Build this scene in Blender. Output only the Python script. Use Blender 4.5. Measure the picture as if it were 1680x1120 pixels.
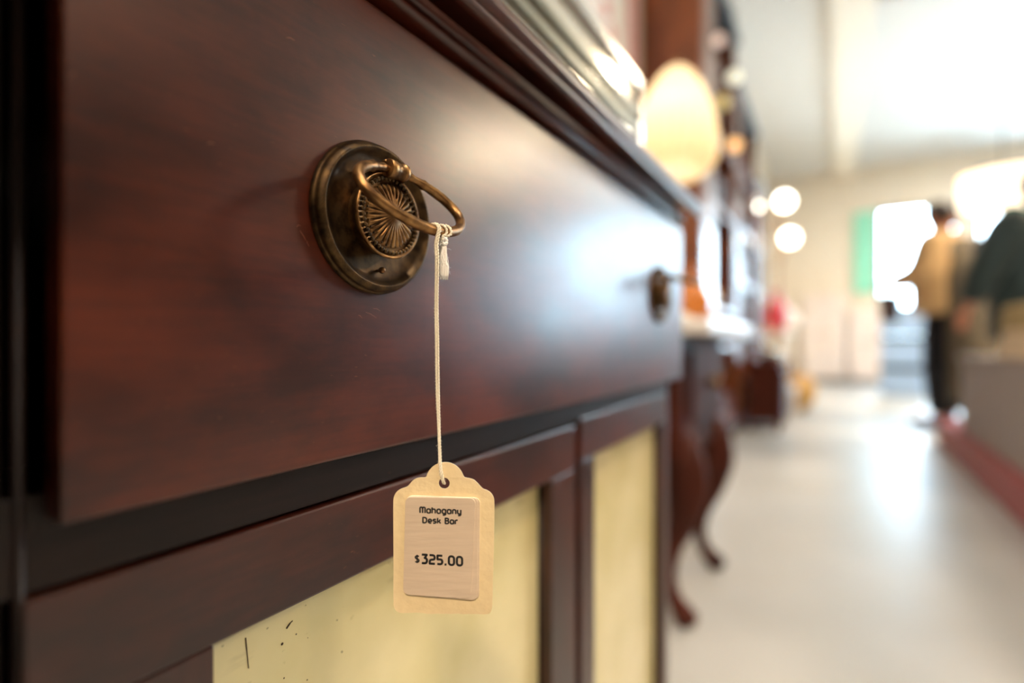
import bpy, bmesh, math, random
from mathutils import Vector, Matrix, Euler, Quaternion
random.seed(7)
sc = bpy.context.scene
COL = sc.collection
for o in list(bpy.data.objects): bpy.data.objects.remove(o, do_unlink=True)
# ---------------------------------------------------------------- camera
F = 840.0                                   # focal length in pixels of a 1680 wide frame (18 mm)
TH = math.atan(530 / F); SN, CS = math.sin(TH), math.cos(TH)
CX, CZ = 0.1478, 0.65                       # camera: 15 cm off the cabinet front, 65 cm above the floor
KK = F / CS
cam_d = bpy.data.cameras.new('camera'); cam = bpy.data.objects.new('camera', cam_d); COL.objects.link(cam)
cam.location = (CX, 0, CZ); cam.rotation_euler = (math.pi / 2, 0, TH)
cam_d.lens = 18; cam_d.sensor_width = 36; cam_d.clip_start = 0.01; cam_d.clip_end = 100
cam_d.dof.use_dof = True; cam_d.dof.focus_distance = 0.183; cam_d.dof.aperture_fstop = 2.5
cam_d.dof.aperture_blades = 0
sc.camera = cam
# ---------------------------------------------------------------- colour management, sky, lights
vs = sc.view_settings
vs.view_transform = 'Standard'; vs.look = 'None'; vs.gamma = 1; vs.use_curve_mapping = False
vs.exposure = 0.0
w = bpy.data.worlds.new('world'); sc.world = w; w.use_nodes = True
w.node_tree.nodes['Background'].inputs[0].default_value = (0.62, 0.81, 1.0, 1)
w.node_tree.nodes['Background'].inputs[1].default_value = 33.0     # bright overcast daylight outside

def lamp(name, kind, loc, energy, color, size=0.2, rot=(0, 0, 0), size_y=None):
    d = bpy.data.lights.new(name, kind); d.energy = energy; d.color = color
    if kind == 'AREA':
        d.size = size
        if size_y: d.shape = 'RECTANGLE'; d.size_y = size_y
    else: d.shadow_soft_size = size
    o = bpy.data.objects.new(name, d); COL.objects.link(o); o.location = loc; o.rotation_euler = rot
    return o
WARM = (1.0, 0.80, 0.58); NEUT = (1.0, 0.93, 0.84)
# pendant and ceiling lamps of the shop, plus unseen fill lamps (fixtures are built further down round these)
LAMPS = [((1.86, 4.9, 3.37), 60, WARM, .16), ((2.8, 4.3, 2.62), 110, (1.0, .78, .52), .36), ((1.22, -2.0, 3.37), 150, WARM, .2),
         ((3.6, 0.8, 3.37), 25, WARM, .16), ((3.6, 6.2, 3.37), 20, NEUT, .16), ((2.6, 8.0, 3.37), 85, NEUT, .2), ((1.95, 6.5, 3.37), 45, NEUT, .2), ((.60, .30, 3.37), 45, NEUT, .10)]  # all here but the last are unseen fill lamps, added to brighten the shop
for L, e, c, s in LAMPS:
    lamp('ceiling_lamp_light', 'AREA', (L[0], L[1], L[2] - .035), e, c, s * 1.8)
# daylight portals in the shop windows
for (x0, x1, z0, z1) in ((.72, 1.72, .1, 2.75), (1.9, 5.2, .55, 3.2)):
    p = lamp('window_daylight', 'AREA', ((x0 + x1) / 2, 10.02, (z0 + z1) / 2), 1, (1, 1, 1), x1 - x0, (math.pi / 2, 0, 0), z1 - z0)
    p.data.cycles.is_portal = True

# ---------------------------------------------------------------- placing helpers
def onx(px, py, X=0.0):
    """point on the plane x = X that is seen at pixel px, py"""
    d = CX - X; Z = KK * d / (1370 - px)
    return Vector((X, (Z - d * SN) / CS, CZ + (560 - py) * Z / F))
def at(px, py, Z):
    r = (px - 840) / F * Z
    return Vector((CX + r * CS - Z * SN, Z * CS + r * SN, CZ + (560 - py) * Z / F))

# ---------------------------------------------------------------- materials
def lin(c):
    return tuple(((v / 255) / 12.92 if v / 255 <= .04045 else ((v / 255 + .055) / 1.055) ** 2.4) for v in c) + (1,)
def new_mat(name):
    m = bpy.data.materials.new(name); m.use_nodes = True
    nt = m.node_tree; return m, nt, nt.nodes['Principled BSDF']
def mat(name, c, rough=.5, metal=0, coat=0, var=.12, scale=30, bump=0, emis=None, es=0, trans=0, sheen=0, stretch=(1, 1, 1), sss=0, ior=1.5):
    m, nt, b = new_mat(name)
    base = lin(c)
    N = nt.nodes; Lk = nt.links
    tc = N.new('ShaderNodeTexCoord'); mp = N.new('ShaderNodeMapping'); mp.inputs['Scale'].default_value = stretch
    Lk.new(tc.outputs['Object'], mp.inputs[0])
    nz = N.new('ShaderNodeTexNoise'); nz.inputs['Scale'].default_value = scale; nz.inputs['Detail'].default_value = 6
    Lk.new(mp.outputs[0], nz.inputs['Vector'])
    mx = N.new('ShaderNodeMix'); mx.data_type = 'RGBA'
    mx.inputs[6].default_value = tuple(v * (1 - var) for v in base[:3]) + (1,)
    mx.inputs[7].default_value = tuple(min(1, v * (1 + var)) for v in base[:3]) + (1,)
    Lk.new(nz.outputs['Fac'], mx.inputs[0]); Lk.new(mx.outputs[2], b.inputs['Base Color'])
    b.inputs['Roughness'].default_value = rough; b.inputs['Metallic'].default_value = metal
    b.inputs['Coat Weight'].default_value = coat; b.inputs['Coat Roughness'].default_value = .15
    b.inputs['Transmission Weight'].default_value = trans; b.inputs['IOR'].default_value = ior
    if sheen: b.inputs['Sheen Weight'].default_value = sheen
    if sss: b.inputs['Subsurface Weight'].default_value = sss; b.inputs['Subsurface Radius'].default_value = (.01, .006, .003)
    if bump:
        bp = N.new('ShaderNodeBump'); bp.inputs['Strength'].default_value = bump; bp.inputs['Distance'].default_value = .001
        Lk.new(nz.outputs['Fac'], bp.inputs['Height']); Lk.new(bp.outputs[0], b.inputs['Normal'])
    if emis: b.inputs['Emission Color'].default_value = lin(emis); b.inputs['Emission Strength'].default_value = es
    return m
def wood(name, dark, light, rough=.3, axis=1, coat=.3, fine=1.0, spec=.5, scratch=True):
    """polished wood: blotches, fine grain along one axis, scuffs and specks of wear"""
    m, nt, b = new_mat(name); N = nt.nodes; Lk = nt.links
    tc = N.new('ShaderNodeTexCoord'); geo = N.new('ShaderNodeNewGeometry')
    def noise(scale, stretch, detail=5, rgh=.55):
        mp = N.new('ShaderNodeMapping'); mp.inputs['Scale'].default_value = stretch
        Lk.new(geo.outputs['Position'], mp.inputs[0])
        n = N.new('ShaderNodeTexNoise'); n.inputs['Scale'].default_value = scale; n.inputs['Detail'].default_value = detail
        n.inputs['Roughness'].default_value = rgh
        Lk.new(mp.outputs[0], n.inputs['Vector']); return n.outputs['Fac']
    st = [1, 1, 1]; st[axis] = .06
    blotch = noise(26 * fine, (1, .5, 1) if axis == 1 else (1, 1, .5), 6, .62)
    grain = noise(420 * fine, st, 4)
    fleck = noise(900 * fine, [1 if i != axis else .25 for i in range(3)], 2)
    def ramp(src, stops):
        r = N.new('ShaderNodeValToRGB'); Lk.new(src, r.inputs[0])
        e = r.color_ramp.elements
        e[0].position, e[0].color = stops[0]; e[1].position, e[1].color = stops[-1]
        for p, c in stops[1:-1]:
            k = e.new(p); k.color = c
        return r.outputs[0]
    d, l = lin(dark), lin(light)
    mid = tuple((a + c) / 2 for a, c in zip(d, l))
    c0 = ramp(blotch, [(.36, d), (.5, mid), (.66, l)])
    gr = ramp(grain, [(.3, (.72, .72, .72, 1)), (.7, (1.2, 1.15, 1.1, 1))])
    mx = N.new('ShaderNodeMix'); mx.data_type = 'RGBA'; mx.blend_type = 'MULTIPLY'; mx.inputs[0].default_value = .8
    Lk.new(c0, mx.inputs[6]); Lk.new(gr, mx.inputs[7])
    out = mx.outputs[2]
    if scratch:
        sp = ramp(fleck, [(.70, (0, 0, 0, 1)), (.78, (1, 1, 1, 1))])
        pat = ramp(noise(9, (1, 1, 1), 3), [(.45, (0, 0, 0, 1)), (.62, (.55, .55, .55, 1))])
        ml = N.new('ShaderNodeMath'); ml.operation = 'MULTIPLY'
        Lk.new(sp, ml.inputs[0]); Lk.new(pat, ml.inputs[1])
        m2 = N.new('ShaderNodeMix'); m2.data_type = 'RGBA'; m2.inputs[7].default_value = lin((150, 95, 60))
        Lk.new(ml.outputs[0], m2.inputs[0]); Lk.new(out, m2.inputs[6]); out = m2.outputs[2]
    Lk.new(out, b.inputs['Base Color'])
    rr = N.new('ShaderNodeMapRange'); rr.inputs['To Min'].default_value = rough * .8; rr.inputs['To Max'].default_value = rough * 1.3
    Lk.new(blotch, rr.inputs[0]); Lk.new(rr.outputs[0], b.inputs['Roughness'])
    b.inputs['Coat Weight'].default_value = coat; b.inputs['Coat Roughness'].default_value = rough * .9
    b.inputs['Specular IOR Level'].default_value = spec
    bp = N.new('ShaderNodeBump'); bp.inputs['Strength'].default_value = .12; bp.inputs['Distance'].default_value = .0004
    Lk.new(grain, bp.inputs['Height']); Lk.new(bp.outputs[0], b.inputs['Normal'])
    return m

M = {}
M['drawer'] = wood('mahogany_drawer', (48, 14, 5), (92, 35, 13), .31, 1, .15)
M['mahog'] = wood('mahogany_frame', (42, 14, 7), (78, 30, 15), .33, 1, .2)
M['mahogv'] = wood('mahogany_upright', (36, 14, 8), (66, 28, 17), .33, 2, .25)
M['mahogd'] = wood('mahogany_dark', (16, 9, 6), (32, 17, 11), .42, 1, .05, spec=.25)  # darker copy: shade of recesses and undersides put into the colour
M['walnut'] = wood('bookcase_wood', (92, 44, 14), (140, 74, 28), .33, 2, .3, .15, scratch=False)
M['walnutf'] = wood('bookcase_front', (84, 40, 22), (124, 66, 38), .27, 2, .5, .15, scratch=False)
M['darkwood'] = wood('dark_stained_wood', (40, 18, 12), (84, 36, 22), .55, 2, .0, .2, spec=.15, scratch=False)
M['black'] = mat('black_iron', (18, 20, 24), .45)
M['card'] = mat('manila_card', (236, 212, 166), .6, var=.05, scale=300, bump=.25)
M['cardedge'] = mat('card_edge', (255, 246, 222), .6, var=.02)
M['sticker'] = mat('sticker_paper', (212, 190, 166), .42, var=.10, scale=500, stretch=(.12, 1, 1), bump=.15)
M['ink'] = mat('black_ink', (14, 12, 12), .5, var=0)
M['cotton'] = mat('cotton_string', (240, 230, 206), .9, var=.08, scale=1500, sheen=.3, bump=.3)
M['cottonw'] = mat('frayed_cotton', (246, 242, 236), .9, var=.05, scale=900, sheen=.3)
M['cream'] = mat('cream_paint', (236, 224, 204), .75, var=.03, scale=3)
M['umber'] = mat('umber_paint', (62, 44, 34), .8, var=.05, scale=3)
M['white'] = mat('white_paint', (236, 232, 226), .7, var=.03, scale=3)
M['ceil'] = mat('ceiling_paint', (214, 211, 204), .85, var=.03, scale=1)
M['grey'] = mat('grey_paint', (150, 150, 146), .6)
M['chrome'] = mat('brushed_steel', (190, 190, 186), .22, metal=1)
M['greymetal'] = mat('grey_green_metal', (122, 124, 112), .35, metal=.6)
M['casefront'] = mat('pale_brushed_metal', (226, 220, 206), .12, metal=.75, var=.08, scale=40)
M['marble'] = mat('white_marble', (238, 232, 226), .18, var=.08, scale=12)
M['red'] = mat('crimson_carpet', (150, 20, 36), .85, var=.2, scale=60, sheen=.3)
M['amber'] = mat('amber_glaze', (190, 112, 40), .25, var=.15)
M['wicker'] = mat('wicker', (224, 172, 92), .7, var=.25, scale=60, bump=.4)
M['skin'] = mat('skin', (196, 132, 104), .5, var=.05, sss=.1)
M['hair'] = mat('dark_hair', (42, 28, 24), .5, var=.2, scale=200)
M['tan'] = mat('tan_knit', (196, 160, 112), .9, var=.2, scale=60, sheen=.3)
M['trouser'] = mat('black_trousers', (18, 18, 26), .8, var=.2)
M['olive'] = mat('olive_brown_coat', (92, 82, 66), .85, var=.2)
M['navy'] = mat('navy_cloth', (30, 38, 62), .8, var=.2)
M['green'] = mat('dark_green_jacket', (18, 42, 44), .7, var=.25, scale=20, sheen=.2)
M['teal'] = mat('teal_scarf', (20, 120, 100), .85, var=.2)
M['khaki'] = mat('khaki_cloth', (176, 156, 112), .85, var=.2)
M['shoe'] = mat('pale_blue_shoe', (176, 196, 230), .5)
M['paleblue'] = mat('pale_blue_plastic', (170, 200, 236), .35)
M['pink'] = mat('dusty_pink', (222, 150, 150), .8, var=.2, scale=20)
M['greencloth'] = mat('mint_green_cloth', (150, 226, 196), .8, var=.15, scale=6)
M['linen'] = mat('beige_linen', (226, 206, 178), .9, var=.1, scale=30)
M['palegrey'] = mat('pale_grey_cloth', (160, 152, 152), .8, var=.08, scale=8)

def brass_mat(name, hi, lo, rough=.34):
    m, nt, b = new_mat(name); N = nt.nodes; Lk = nt.links
    geo = N.new('ShaderNodeNewGeometry')
    n = N.new('ShaderNodeTexNoise'); n.inputs['Scale'].default_value = 260; n.inputs['Detail'].default_value = 6
    Lk.new(geo.outputs['Position'], n.inputs['Vector'])
    r = N.new('ShaderNodeValToRGB'); Lk.new(n.outputs['Fac'], r.inputs[0])
    r.color_ramp.elements[0].position = .35; r.color_ramp.elements[0].color = lin(lo)
    r.color_ramp.elements[1].position = .62; r.color_ramp.elements[1].color = lin(hi)
    # occlusion shade painted into the hollows
    mr = N.new('ShaderNodeMapRange'); mr.inputs['From Min'].default_value = .42; mr.inputs['From Max'].default_value = .54
    Lk.new(geo.outputs['Pointiness'], mr.inputs[0])
    mx = N.new('ShaderNodeMix'); mx.data_type = 'RGBA'; mx.inputs[6].default_value = lin((46, 30, 18))
    Lk.new(mr.outputs[0], mx.inputs[0]); Lk.new(r.outputs[0], mx.inputs[7])
    Lk.new(mx.outputs[2], b.inputs['Base Color']); b.inputs['Metallic'].default_value = .9
    m2 = N.new('ShaderNodeMapRange'); m2.inputs['To Min'].default_value = rough * .8; m2.inputs['To Max'].default_value = rough * 1.4
    Lk.new(n.outputs['Fac'], m2.inputs[0]); Lk.new(m2.outputs[0], b.inputs['Roughness'])
    bp = N.new('ShaderNodeBump'); bp.inputs['Strength'].default_value = .15; bp.inputs['Distance'].default_value = .0002
    Lk.new(n.outputs['Fac'], bp.inputs['Height']); Lk.new(bp.outputs[0], b.inputs['Normal'])
    return m
M['brass'] = brass_mat('antique_brass', (160, 120, 74), (100, 70, 42))
M['brassd'] = brass_mat('tarnished_brass', (96, 74, 46), (44, 33, 22), .42)

def panel_mat():
    """cream back-painted door panel with age spots and grey scuffs near its top edge"""
    m, nt, b = new_mat('cream_panel'); N = nt.nodes; Lk = nt.links
    geo = N.new('ShaderNodeNewGeometry')
    def noise(s, st=(1, 1, 1), dt=4):
        mp = N.new('ShaderNodeMapping'); mp.inputs['Scale'].default_value = st; Lk.new(geo.outputs['Position'], mp.inputs[0])
        n = N.new('ShaderNodeTexNoise'); n.inputs['Scale'].default_value = s; n.inputs['Detail'].default_value = dt
        Lk.new(mp.outputs[0], n.inputs['Vector']); return n.outputs['Fac']
    def rmp(s, a, b_):
        r = N.new('ShaderNodeMapRange'); r.inputs['From Min'].default_value = a; r.inputs['From Max'].default_value = b_
        Lk.new(s, r.inputs[0]); return r.outputs[0]
    def mul(a, c):
        k = N.new('ShaderNodeMath'); k.operation = 'MULTIPLY'; Lk.new(a, k.inputs[0])
        if isinstance(c, float): k.inputs[1].default_value = c
        else: Lk.new(c, k.inputs[1])
        return k.outputs[0]
    def mix(f, a, c):
        k = N.new('ShaderNodeMix'); k.data_type = 'RGBA'; Lk.new(f, k.inputs[0])
        for i, v in ((6, a), (7, c)):
            if isinstance(v, tuple): k.inputs[i].default_value = v
            else: Lk.new(v, k.inputs[i])
        return k.outputs[2]
    c = mix(rmp(noise(14), .35, .65), lin((214, 200, 146)), lin((230, 216, 168)))
    sx = N.new('ShaderNodeSeparateXYZ'); Lk.new(geo.outputs['Position'], sx.inputs[0])
    top = rmp(sx.outputs['Z'], .53, .565)
    spots = mul(rmp(noise(330, (1, 1, 1), 2), .70, .74), top)
    c = mix(mul(spots, .85), c, lin((70, 56, 40)))
    smear = mul(mul(rmp(noise(120, (1, .35, 1.6), 5), .57, .66), rmp(noise(30), .5, .6)), top)
    c = mix(mul(smear, .6), c, lin((140, 128, 100)))
    Lk.new(c, b.inputs['Base Color']); b.inputs['Roughness'].default_value = .22
    b.inputs['Coat Weight'].default_value = .3; b.inputs['Coat Roughness'].default_value = .1
    return m
M['panel'] = panel_mat()

def floor_mat():
    m, nt, b = new_mat('vinyl_floor'); N = nt.nodes; Lk = nt.links
    geo = N.new('ShaderNodeNewGeometry')
    n = N.new('ShaderNodeTexNoise'); n.inputs['Scale'].default_value = 1.6; n.inputs['Detail'].default_value = 8
    Lk.new(geo.outputs['Position'], n.inputs['Vector'])
    r = N.new('ShaderNodeValToRGB'); Lk.new(n.outputs['Fac'], r.inputs[0])
    r.color_ramp.elements[0].position = .3; r.color_ramp.elements[0].color = lin((172, 172, 168))
    r.color_ramp.elements[1].position = .7; r.color_ramp.elements[1].color = lin((194, 194, 192))
    Lk.new(r.outputs[0], b.inputs['Base Color'])
    m2 = N.new('ShaderNodeMapRange'); m2.inputs['To Min'].default_value = .32; m2.inputs['To Max'].default_value = .46
    Lk.new(n.outputs['Fac'], m2.inputs[0]); Lk.new(m2.outputs[0], b.inputs['Roughness'])
    b.inputs['Coat Weight'].default_value = .4; b.inputs['Coat Roughness'].default_value = .36
    return m
M['floor'] = floor_mat()

def glow(name, c, s):
    m = bpy.data.materials.new(name); m.use_nodes = True; nt = m.node_tree; nt.nodes.clear()
    e = nt.nodes.new('ShaderNodeEmission'); o = nt.nodes.new('ShaderNodeOutputMaterial')
    e.inputs[0].default_value = lin(c); e.inputs[1].default_value = s; nt.links.new(e.outputs[0], o.inputs[0]); return m
M['bulb'] = glow('lit_globe', (255, 244, 226), 14)
M['lampwarm'] = glow('lit_diffuser_warm', (255, 228, 186), 40)
M['lampbulb'] = glow('lit_small_bulb', (255, 214, 150), 5)
M['drumglow'] = glow('lit_drum_shade', (255, 234, 200), 3.2)
M['lampcool'] = glow('lit_diffuser', (255, 240, 220), 12)
def pane_mat():
    m = bpy.data.materials.new('window_glass'); m.use_nodes = True; nt = m.node_tree; nt.nodes.clear(); N = nt.nodes
    t = N.new('ShaderNodeBsdfTransparent'); g = N.new('ShaderNodeBsdfGlossy'); g.inputs['Roughness'].default_value = .02
    fr = N.new('ShaderNodeFresnel'); fr.inputs[0].default_value = 1.5; mx = N.new('ShaderNodeMixShader'); o = N.new('ShaderNodeOutputMaterial')
    t.inputs[0].default_value = (.95, .98, .97, 1)
    nt.links.new(fr.outputs[0], mx.inputs[0]); nt.links.new(t.outputs[0], mx.inputs[1]); nt.links.new(g.outputs[0], mx.inputs[2]); nt.links.new(mx.outputs[0], o.inputs[0])
    return m
M['pane'] = pane_mat()
def shade_mat():
    m, nt, b = new_mat('lit_cream_fabric'); N = nt.nodes
    b.inputs['Base Color'].default_value = lin((250, 236, 208)); b.inputs['Roughness'].default_value = .8
    tr = N.new('ShaderNodeBsdfTranslucent'); tr.inputs[0].default_value = lin((255, 242, 216))
    mx = N.new('ShaderNodeMixShader'); mx.inputs[0].default_value = .45
    o = N['Material Output']; nt.links.new(b.outputs[0], mx.inputs[1]); nt.links.new(tr.outputs[0], mx.inputs[2]); nt.links.new(mx.outputs[0], o.inputs[0])
    return m
M['shade'] = shade_mat()

# ---------------------------------------------------------------- object helpers
ORG = {}
def thing(name, label, cat, loc=(0, 0, 0), rotz=0, group=None, local=False, rot=None):
    o = bpy.data.objects.new(name, None); COL.objects.link(o); o.empty_display_size = .05
    o.location = loc; o.rotation_euler = rot if rot else (0, 0, rotz)
    o['label'] = label; o['category'] = cat
    if group: o['group'] = group
    ORG[o] = Vector((0, 0, 0)) if local else Vector(loc)
    return o
def obj(name, bm, m, parent=None, smooth=False, bevel=0, label=None, base=None):
    me = bpy.data.meshes.new(name)
    bmesh.ops.recalc_face_normals(bm, faces=bm.faces[:])
    xs = [v.co for v in bm.verts]
    lo = Vector([min(c[i] for c in xs) for i in range(3)]); hi = Vector([max(c[i] for c in xs) for i in range(3)])
    ctr = Vector(base) if base is not None else (lo + hi) / 2
    for v in bm.verts: v.co -= ctr
    if smooth:
        for f in bm.faces: f.smooth = True
    bm.to_mesh(me); bm.free()
    for q in (m if isinstance(m, (list, tuple)) else [m]): me.materials.append(q)
    o = bpy.data.objects.new(name, me); COL.objects.link(o)
    if parent:
        o.parent = parent; o.location = ctr - ORG[parent]
    else: o.location = ctr
    ORG[o] = ctr
    if bevel:
        b = o.modifiers.new('bevel', 'BEVEL'); b.width = bevel; b.segments = 2; b.limit_method = 'ANGLE'; b.harden_normals = False
    if smooth and smooth != 'all':
        try: me.shade_auto_smooth = True
        except Exception: pass
    if label: o['label'] = label
    return o
def tag(o, label, cat, group=None):
    o['label'] = label; o['category'] = cat
    if group: o['group'] = group
    return o
def struct(name, bm, m, parent=None, bevel=0):
    o = obj(name, bm, m, parent, bevel=bevel)
    if not parent: o['kind'] = 'structure'
    return o
def dup(root, loc, label=None, group=None, rotz=None):
    def rec(o, par):
        c = o.copy(); COL.objects.link(c)
        if par: c.parent = par
        for ch in list(o.children): rec(ch, c)
        return c
    r = rec(root, None); r.location = loc
    if rotz is not None: r.rotation_euler = (0, 0, rotz)
    if label: r['label'] = label
    if group: r['group'] = group
    return r
def B(): return bmesh.new()
def box(bm, lo, hi, mi=0):
    lo, hi = [min(a, b) for a, b in zip(lo, hi)], [max(a, b) for a, b in zip(lo, hi)]
    v = [bm.verts.new((x, y, z)) for x in (lo[0], hi[0]) for y in (lo[1], hi[1]) for z in (lo[2], hi[2])]
    for q in ((0, 1, 3, 2), (4, 6, 7, 5), (0, 4, 5, 1), (2, 3, 7, 6), (0, 2, 6, 4), (1, 5, 7, 3)):
        bm.faces.new([v[i] for i in q]).material_index = mi
    return bm
def bx(lo, hi): return box(B(), lo, hi)
def prism(bm, pts, h0, h1, fn, mi=0):
    """closed outline pts (a,b) extruded from h0 to h1; fn(a,b,h) -> 3-D point"""
    a = [bm.verts.new(fn(p[0], p[1], h0)) for p in pts]; b = [bm.verts.new(fn(p[0], p[1], h1)) for p in pts]
    n = len(pts)
    bm.faces.new(a[::-1]).material_index = mi; bm.faces.new(b).material_index = mi
    for i in range(n):
        f = bm.faces.new((a[i], a[(i + 1) % n], b[(i + 1) % n], b[i])); f.material_index = mi
    return bm
def tube(bm, pts, r, n=10, closed=False, sq=(1, 1)):
    pts = [Vector(p) for p in pts]; m = len(pts)
    rad = r if callable(r) else (lambda t: r)
    up = None; rings = []
    for i, p in enumerate(pts):
        a = pts[i - 1] if (i or closed) else p; b = pts[(i + 1) % m] if (i < m - 1 or closed) else p
        t = (b - a).normalized()
        if up is None:
            up = t.orthogonal().normalized()
        else:
            up = (up - t * up.dot(t)); up = up.normalized() if up.length > 1e-9 else t.orthogonal().normalized()
        s = t.cross(up); q = rad(i / max(1, m - 1))
        rings.append([bm.verts.new(p + (up * math.cos(k * 2 * math.pi / n) * sq[0] + s * math.sin(k * 2 * math.pi / n) * sq[1]) * q) for k in range(n)])
    for i in range(m if closed else m - 1):
        A, C = rings[i], rings[(i + 1) % m]
        for k in range(n): bm.faces.new((A[k], A[(k + 1) % n], C[(k + 1) % n], C[k]))
    if not closed:
        bm.faces.new(rings[0][::-1]); bm.faces.new(rings[-1])
    return bm
def lathe(bm, prof, c=(0, 0, 0), n=32, axis='z', tilt=None, disp=None, mi=0):
    """prof: (r, h) pairs"""
    c = Vector(c); rings = []
    for r, h in prof:
        if r < 1e-7:
            p = Vector((0, 0, h)); rings.append([p]); continue
        ring = []
        for k in range(n):
            a = k * 2 * math.pi / n; rr = r; hh = h
            if disp: rr, hh = disp(r, h, a)
            ring.append(Vector((rr * math.cos(a), rr * math.sin(a), hh)))
        rings.append(ring)
    def cv(p):
        if axis == 'x': p = Vector((p.z, p.x, p.y))
        if tilt: p = tilt @ p
        return c + p
    vr = [[bm.verts.new(cv(p)) for p in R] for R in rings]
    for A, C in zip(vr[:-1], vr[1:]):
        if len(A) == 1 and len(C) == 1: continue
        for k in range(n):
            k2 = (k + 1) % n
            if len(A) == 1: f = bm.faces.new((A[0], C[k2], C[k]))
            elif len(C) == 1: f = bm.faces.new((A[k], A[k2], C[0]))
            else: f = bm.faces.new((A[k], A[k2], C[k2], C[k]))
            f.material_index = mi
    return bm
def ball(bm, c, r, seg=12, sc_=(1, 1, 1)):
    m = Matrix.Translation(c) @ Matrix.Diagonal((*[r * s for s in sc_], 1))
    bmesh.ops.create_uvsphere(bm, u_segments=seg, v_segments=max(6, seg // 2 + 1), radius=1, matrix=m); return bm

# ================================================================ THE SETTING
WL, WR, YF, YB, H = -.78, 5.5, 10.0, -3.0, 3.45
struct('floor', bx((WL - .1, YB - .1, -.1), (WR + .1, YF + .1, 0)), M['floor'])
struct('ceiling', bx((WL - .1, YB - .1, H), (WR + .1, YF + .1, H + .1)), M['ceil'])
struct('wall_left', bx((WL - .1, YB, 0), (WL, YF, H)), M['cream'])
struct('wall_right', bx((WR, YB, 0), (WR + .1, YF, H)), M['umber'])
struct('wall_back', bx((WL - .1, YB - .1, 0), (WR + .1, YB, H)), M['umber'])
bm = B()
for lo, hi in (((WL, 0), (.72, H)), ((.72, 2.75), (1.9, H)), ((1.9, 3.2), (WR, H)), ((1.72, 0), (1.9, 2.75)), ((1.9, 0), (5.2, .55)), ((5.2, 0), (WR, 3.2))):
    box(bm, (lo[0], YF, lo[1]), (hi[0], YF + .12, hi[1]))
struct('wall_far', bm, M['cream'])
struct('trim_1', bx((.12, YB, 3.34), (.42, YF, H)), M['cream'])           # boxed beam along the ceiling
struct('trim_2', bx((.42, 5.0, 3.36), (WR, 5.3, H)), M['ceil'])
struct('baseboard_left', bx((WL, YB, 0), (WL + .015, YF, .12)), M['white'])
struct('baseboard_far', bx((WL, YF - .015, 0), (.6, YF, .12)), M['white'])
def window(name, x0, x1, z0, z1, mull, tr):
    bm = B(); t = .05
    for a, b in (((x0, z0), (x0 + t, z1)), ((x1 - t, z0), (x1, z1)), ((x0, z0), (x1, z0 + t)), ((x0, z1 - t), (x1, z1))):
        box(bm, (a[0], YF + .03, a[1]), (b[0], YF + .09, b[1]))
    for x in mull: box(bm, (x - .025, YF + .03, z0), (x + .025, YF + .09, z1))
    for z in tr: box(bm, (x0, YF + .035, z - .03), (x1, YF + .085, z + .03))
    o = struct(name, bm, M['grey'])
    xs = [x0 + t] + [v for m_ in mull for v in (m_ - .025, m_ + .025)] + [x1 - t]
    for i in range(0, len(xs), 2):
        obj('window_pane', bx((xs[i], YF + .058, z0 + t), (xs[i + 1], YF + .062, z1 - t)), M['pane'], o)
window('window_1', 1.9, 5.2, .55, 3.2, [3.0, 4.1], [])
window('door_1', .72, 1.72, 0.0, 2.75, [], [.95])

# ================================================================ THE DESK BAR CABINET
ye0, ye1 = .028, .578           # carcass ends
cab = thing('desk_bar_cabinet', 'dark red mahogany cabinet with ring-pull drawer and two cream panelled doors', 'cabinet', (-.25, .3, 0))
zT = onx(604, 0).z; zB = onx(105, 862).z          # drawer top and bottom
yL = onx(98, 400).y; yR = onx(1119, 400).y
RX = -.010                                         # face of the frame behind the proud drawer
obj('side_panel', bx((-.50, ye1 - .02, .04), (RX - .002, ye1, .79)), M['mahogv'], cab, bevel=.001)
obj('side_panel', bx((-.50, ye0 - .055, .04), (RX - .002, ye0 - .035, .79)), M['mahogv'], cab, bevel=.001)
obj('back_panel', bx((-.505, ye0 - .055, .04), (-.50, ye1, .79)), M['mahogd'], cab)
obj('bottom_board', bx((-.50, ye0 - .035, .06), (-.03, ye1 - .02, .08)), M['mahogd'], cab)
zr1 = CZ - .0595                                   # rail between drawer and doors
obj('drawer_rail', bx((-.05, ye0 - .035, zr1 + .001), (RX, ye1 - .002, zB + .006)), M['mahogd'], cab, bevel=.0006)
obj('top_rail', bx((-.05, ye0 - .035, zT - .004), (RX + .002, ye1 - .002, .792)), M['mahogd'], cab, bevel=.0006)
# left pilaster with a bead, and corner post at the right
bm = B(); box(bm, (-.05, ye0 - .058, .04), (RX - .001, .0362, .792)); obj('corner_post', bm, M['mahogd'], cab, bevel=.001)
obj('bead', tube(B(), [(RX - .0005, .0387, .04), (RX - .0005, .0387, zT + .003)], .0013, 12), M['mahogd'], cab, smooth=True)
bm = B(); box(bm, (-.05, ye1 - .012, .04), (RX, ye1, .792)); obj('corner_post', bm, M['mahogv'], cab, bevel=.0012)
obj('plinth', bx((-.48, ye0 - .05, 0), (-.025, ye1 - .004, .062)), M['mahogd'], cab, bevel=.002)
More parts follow.
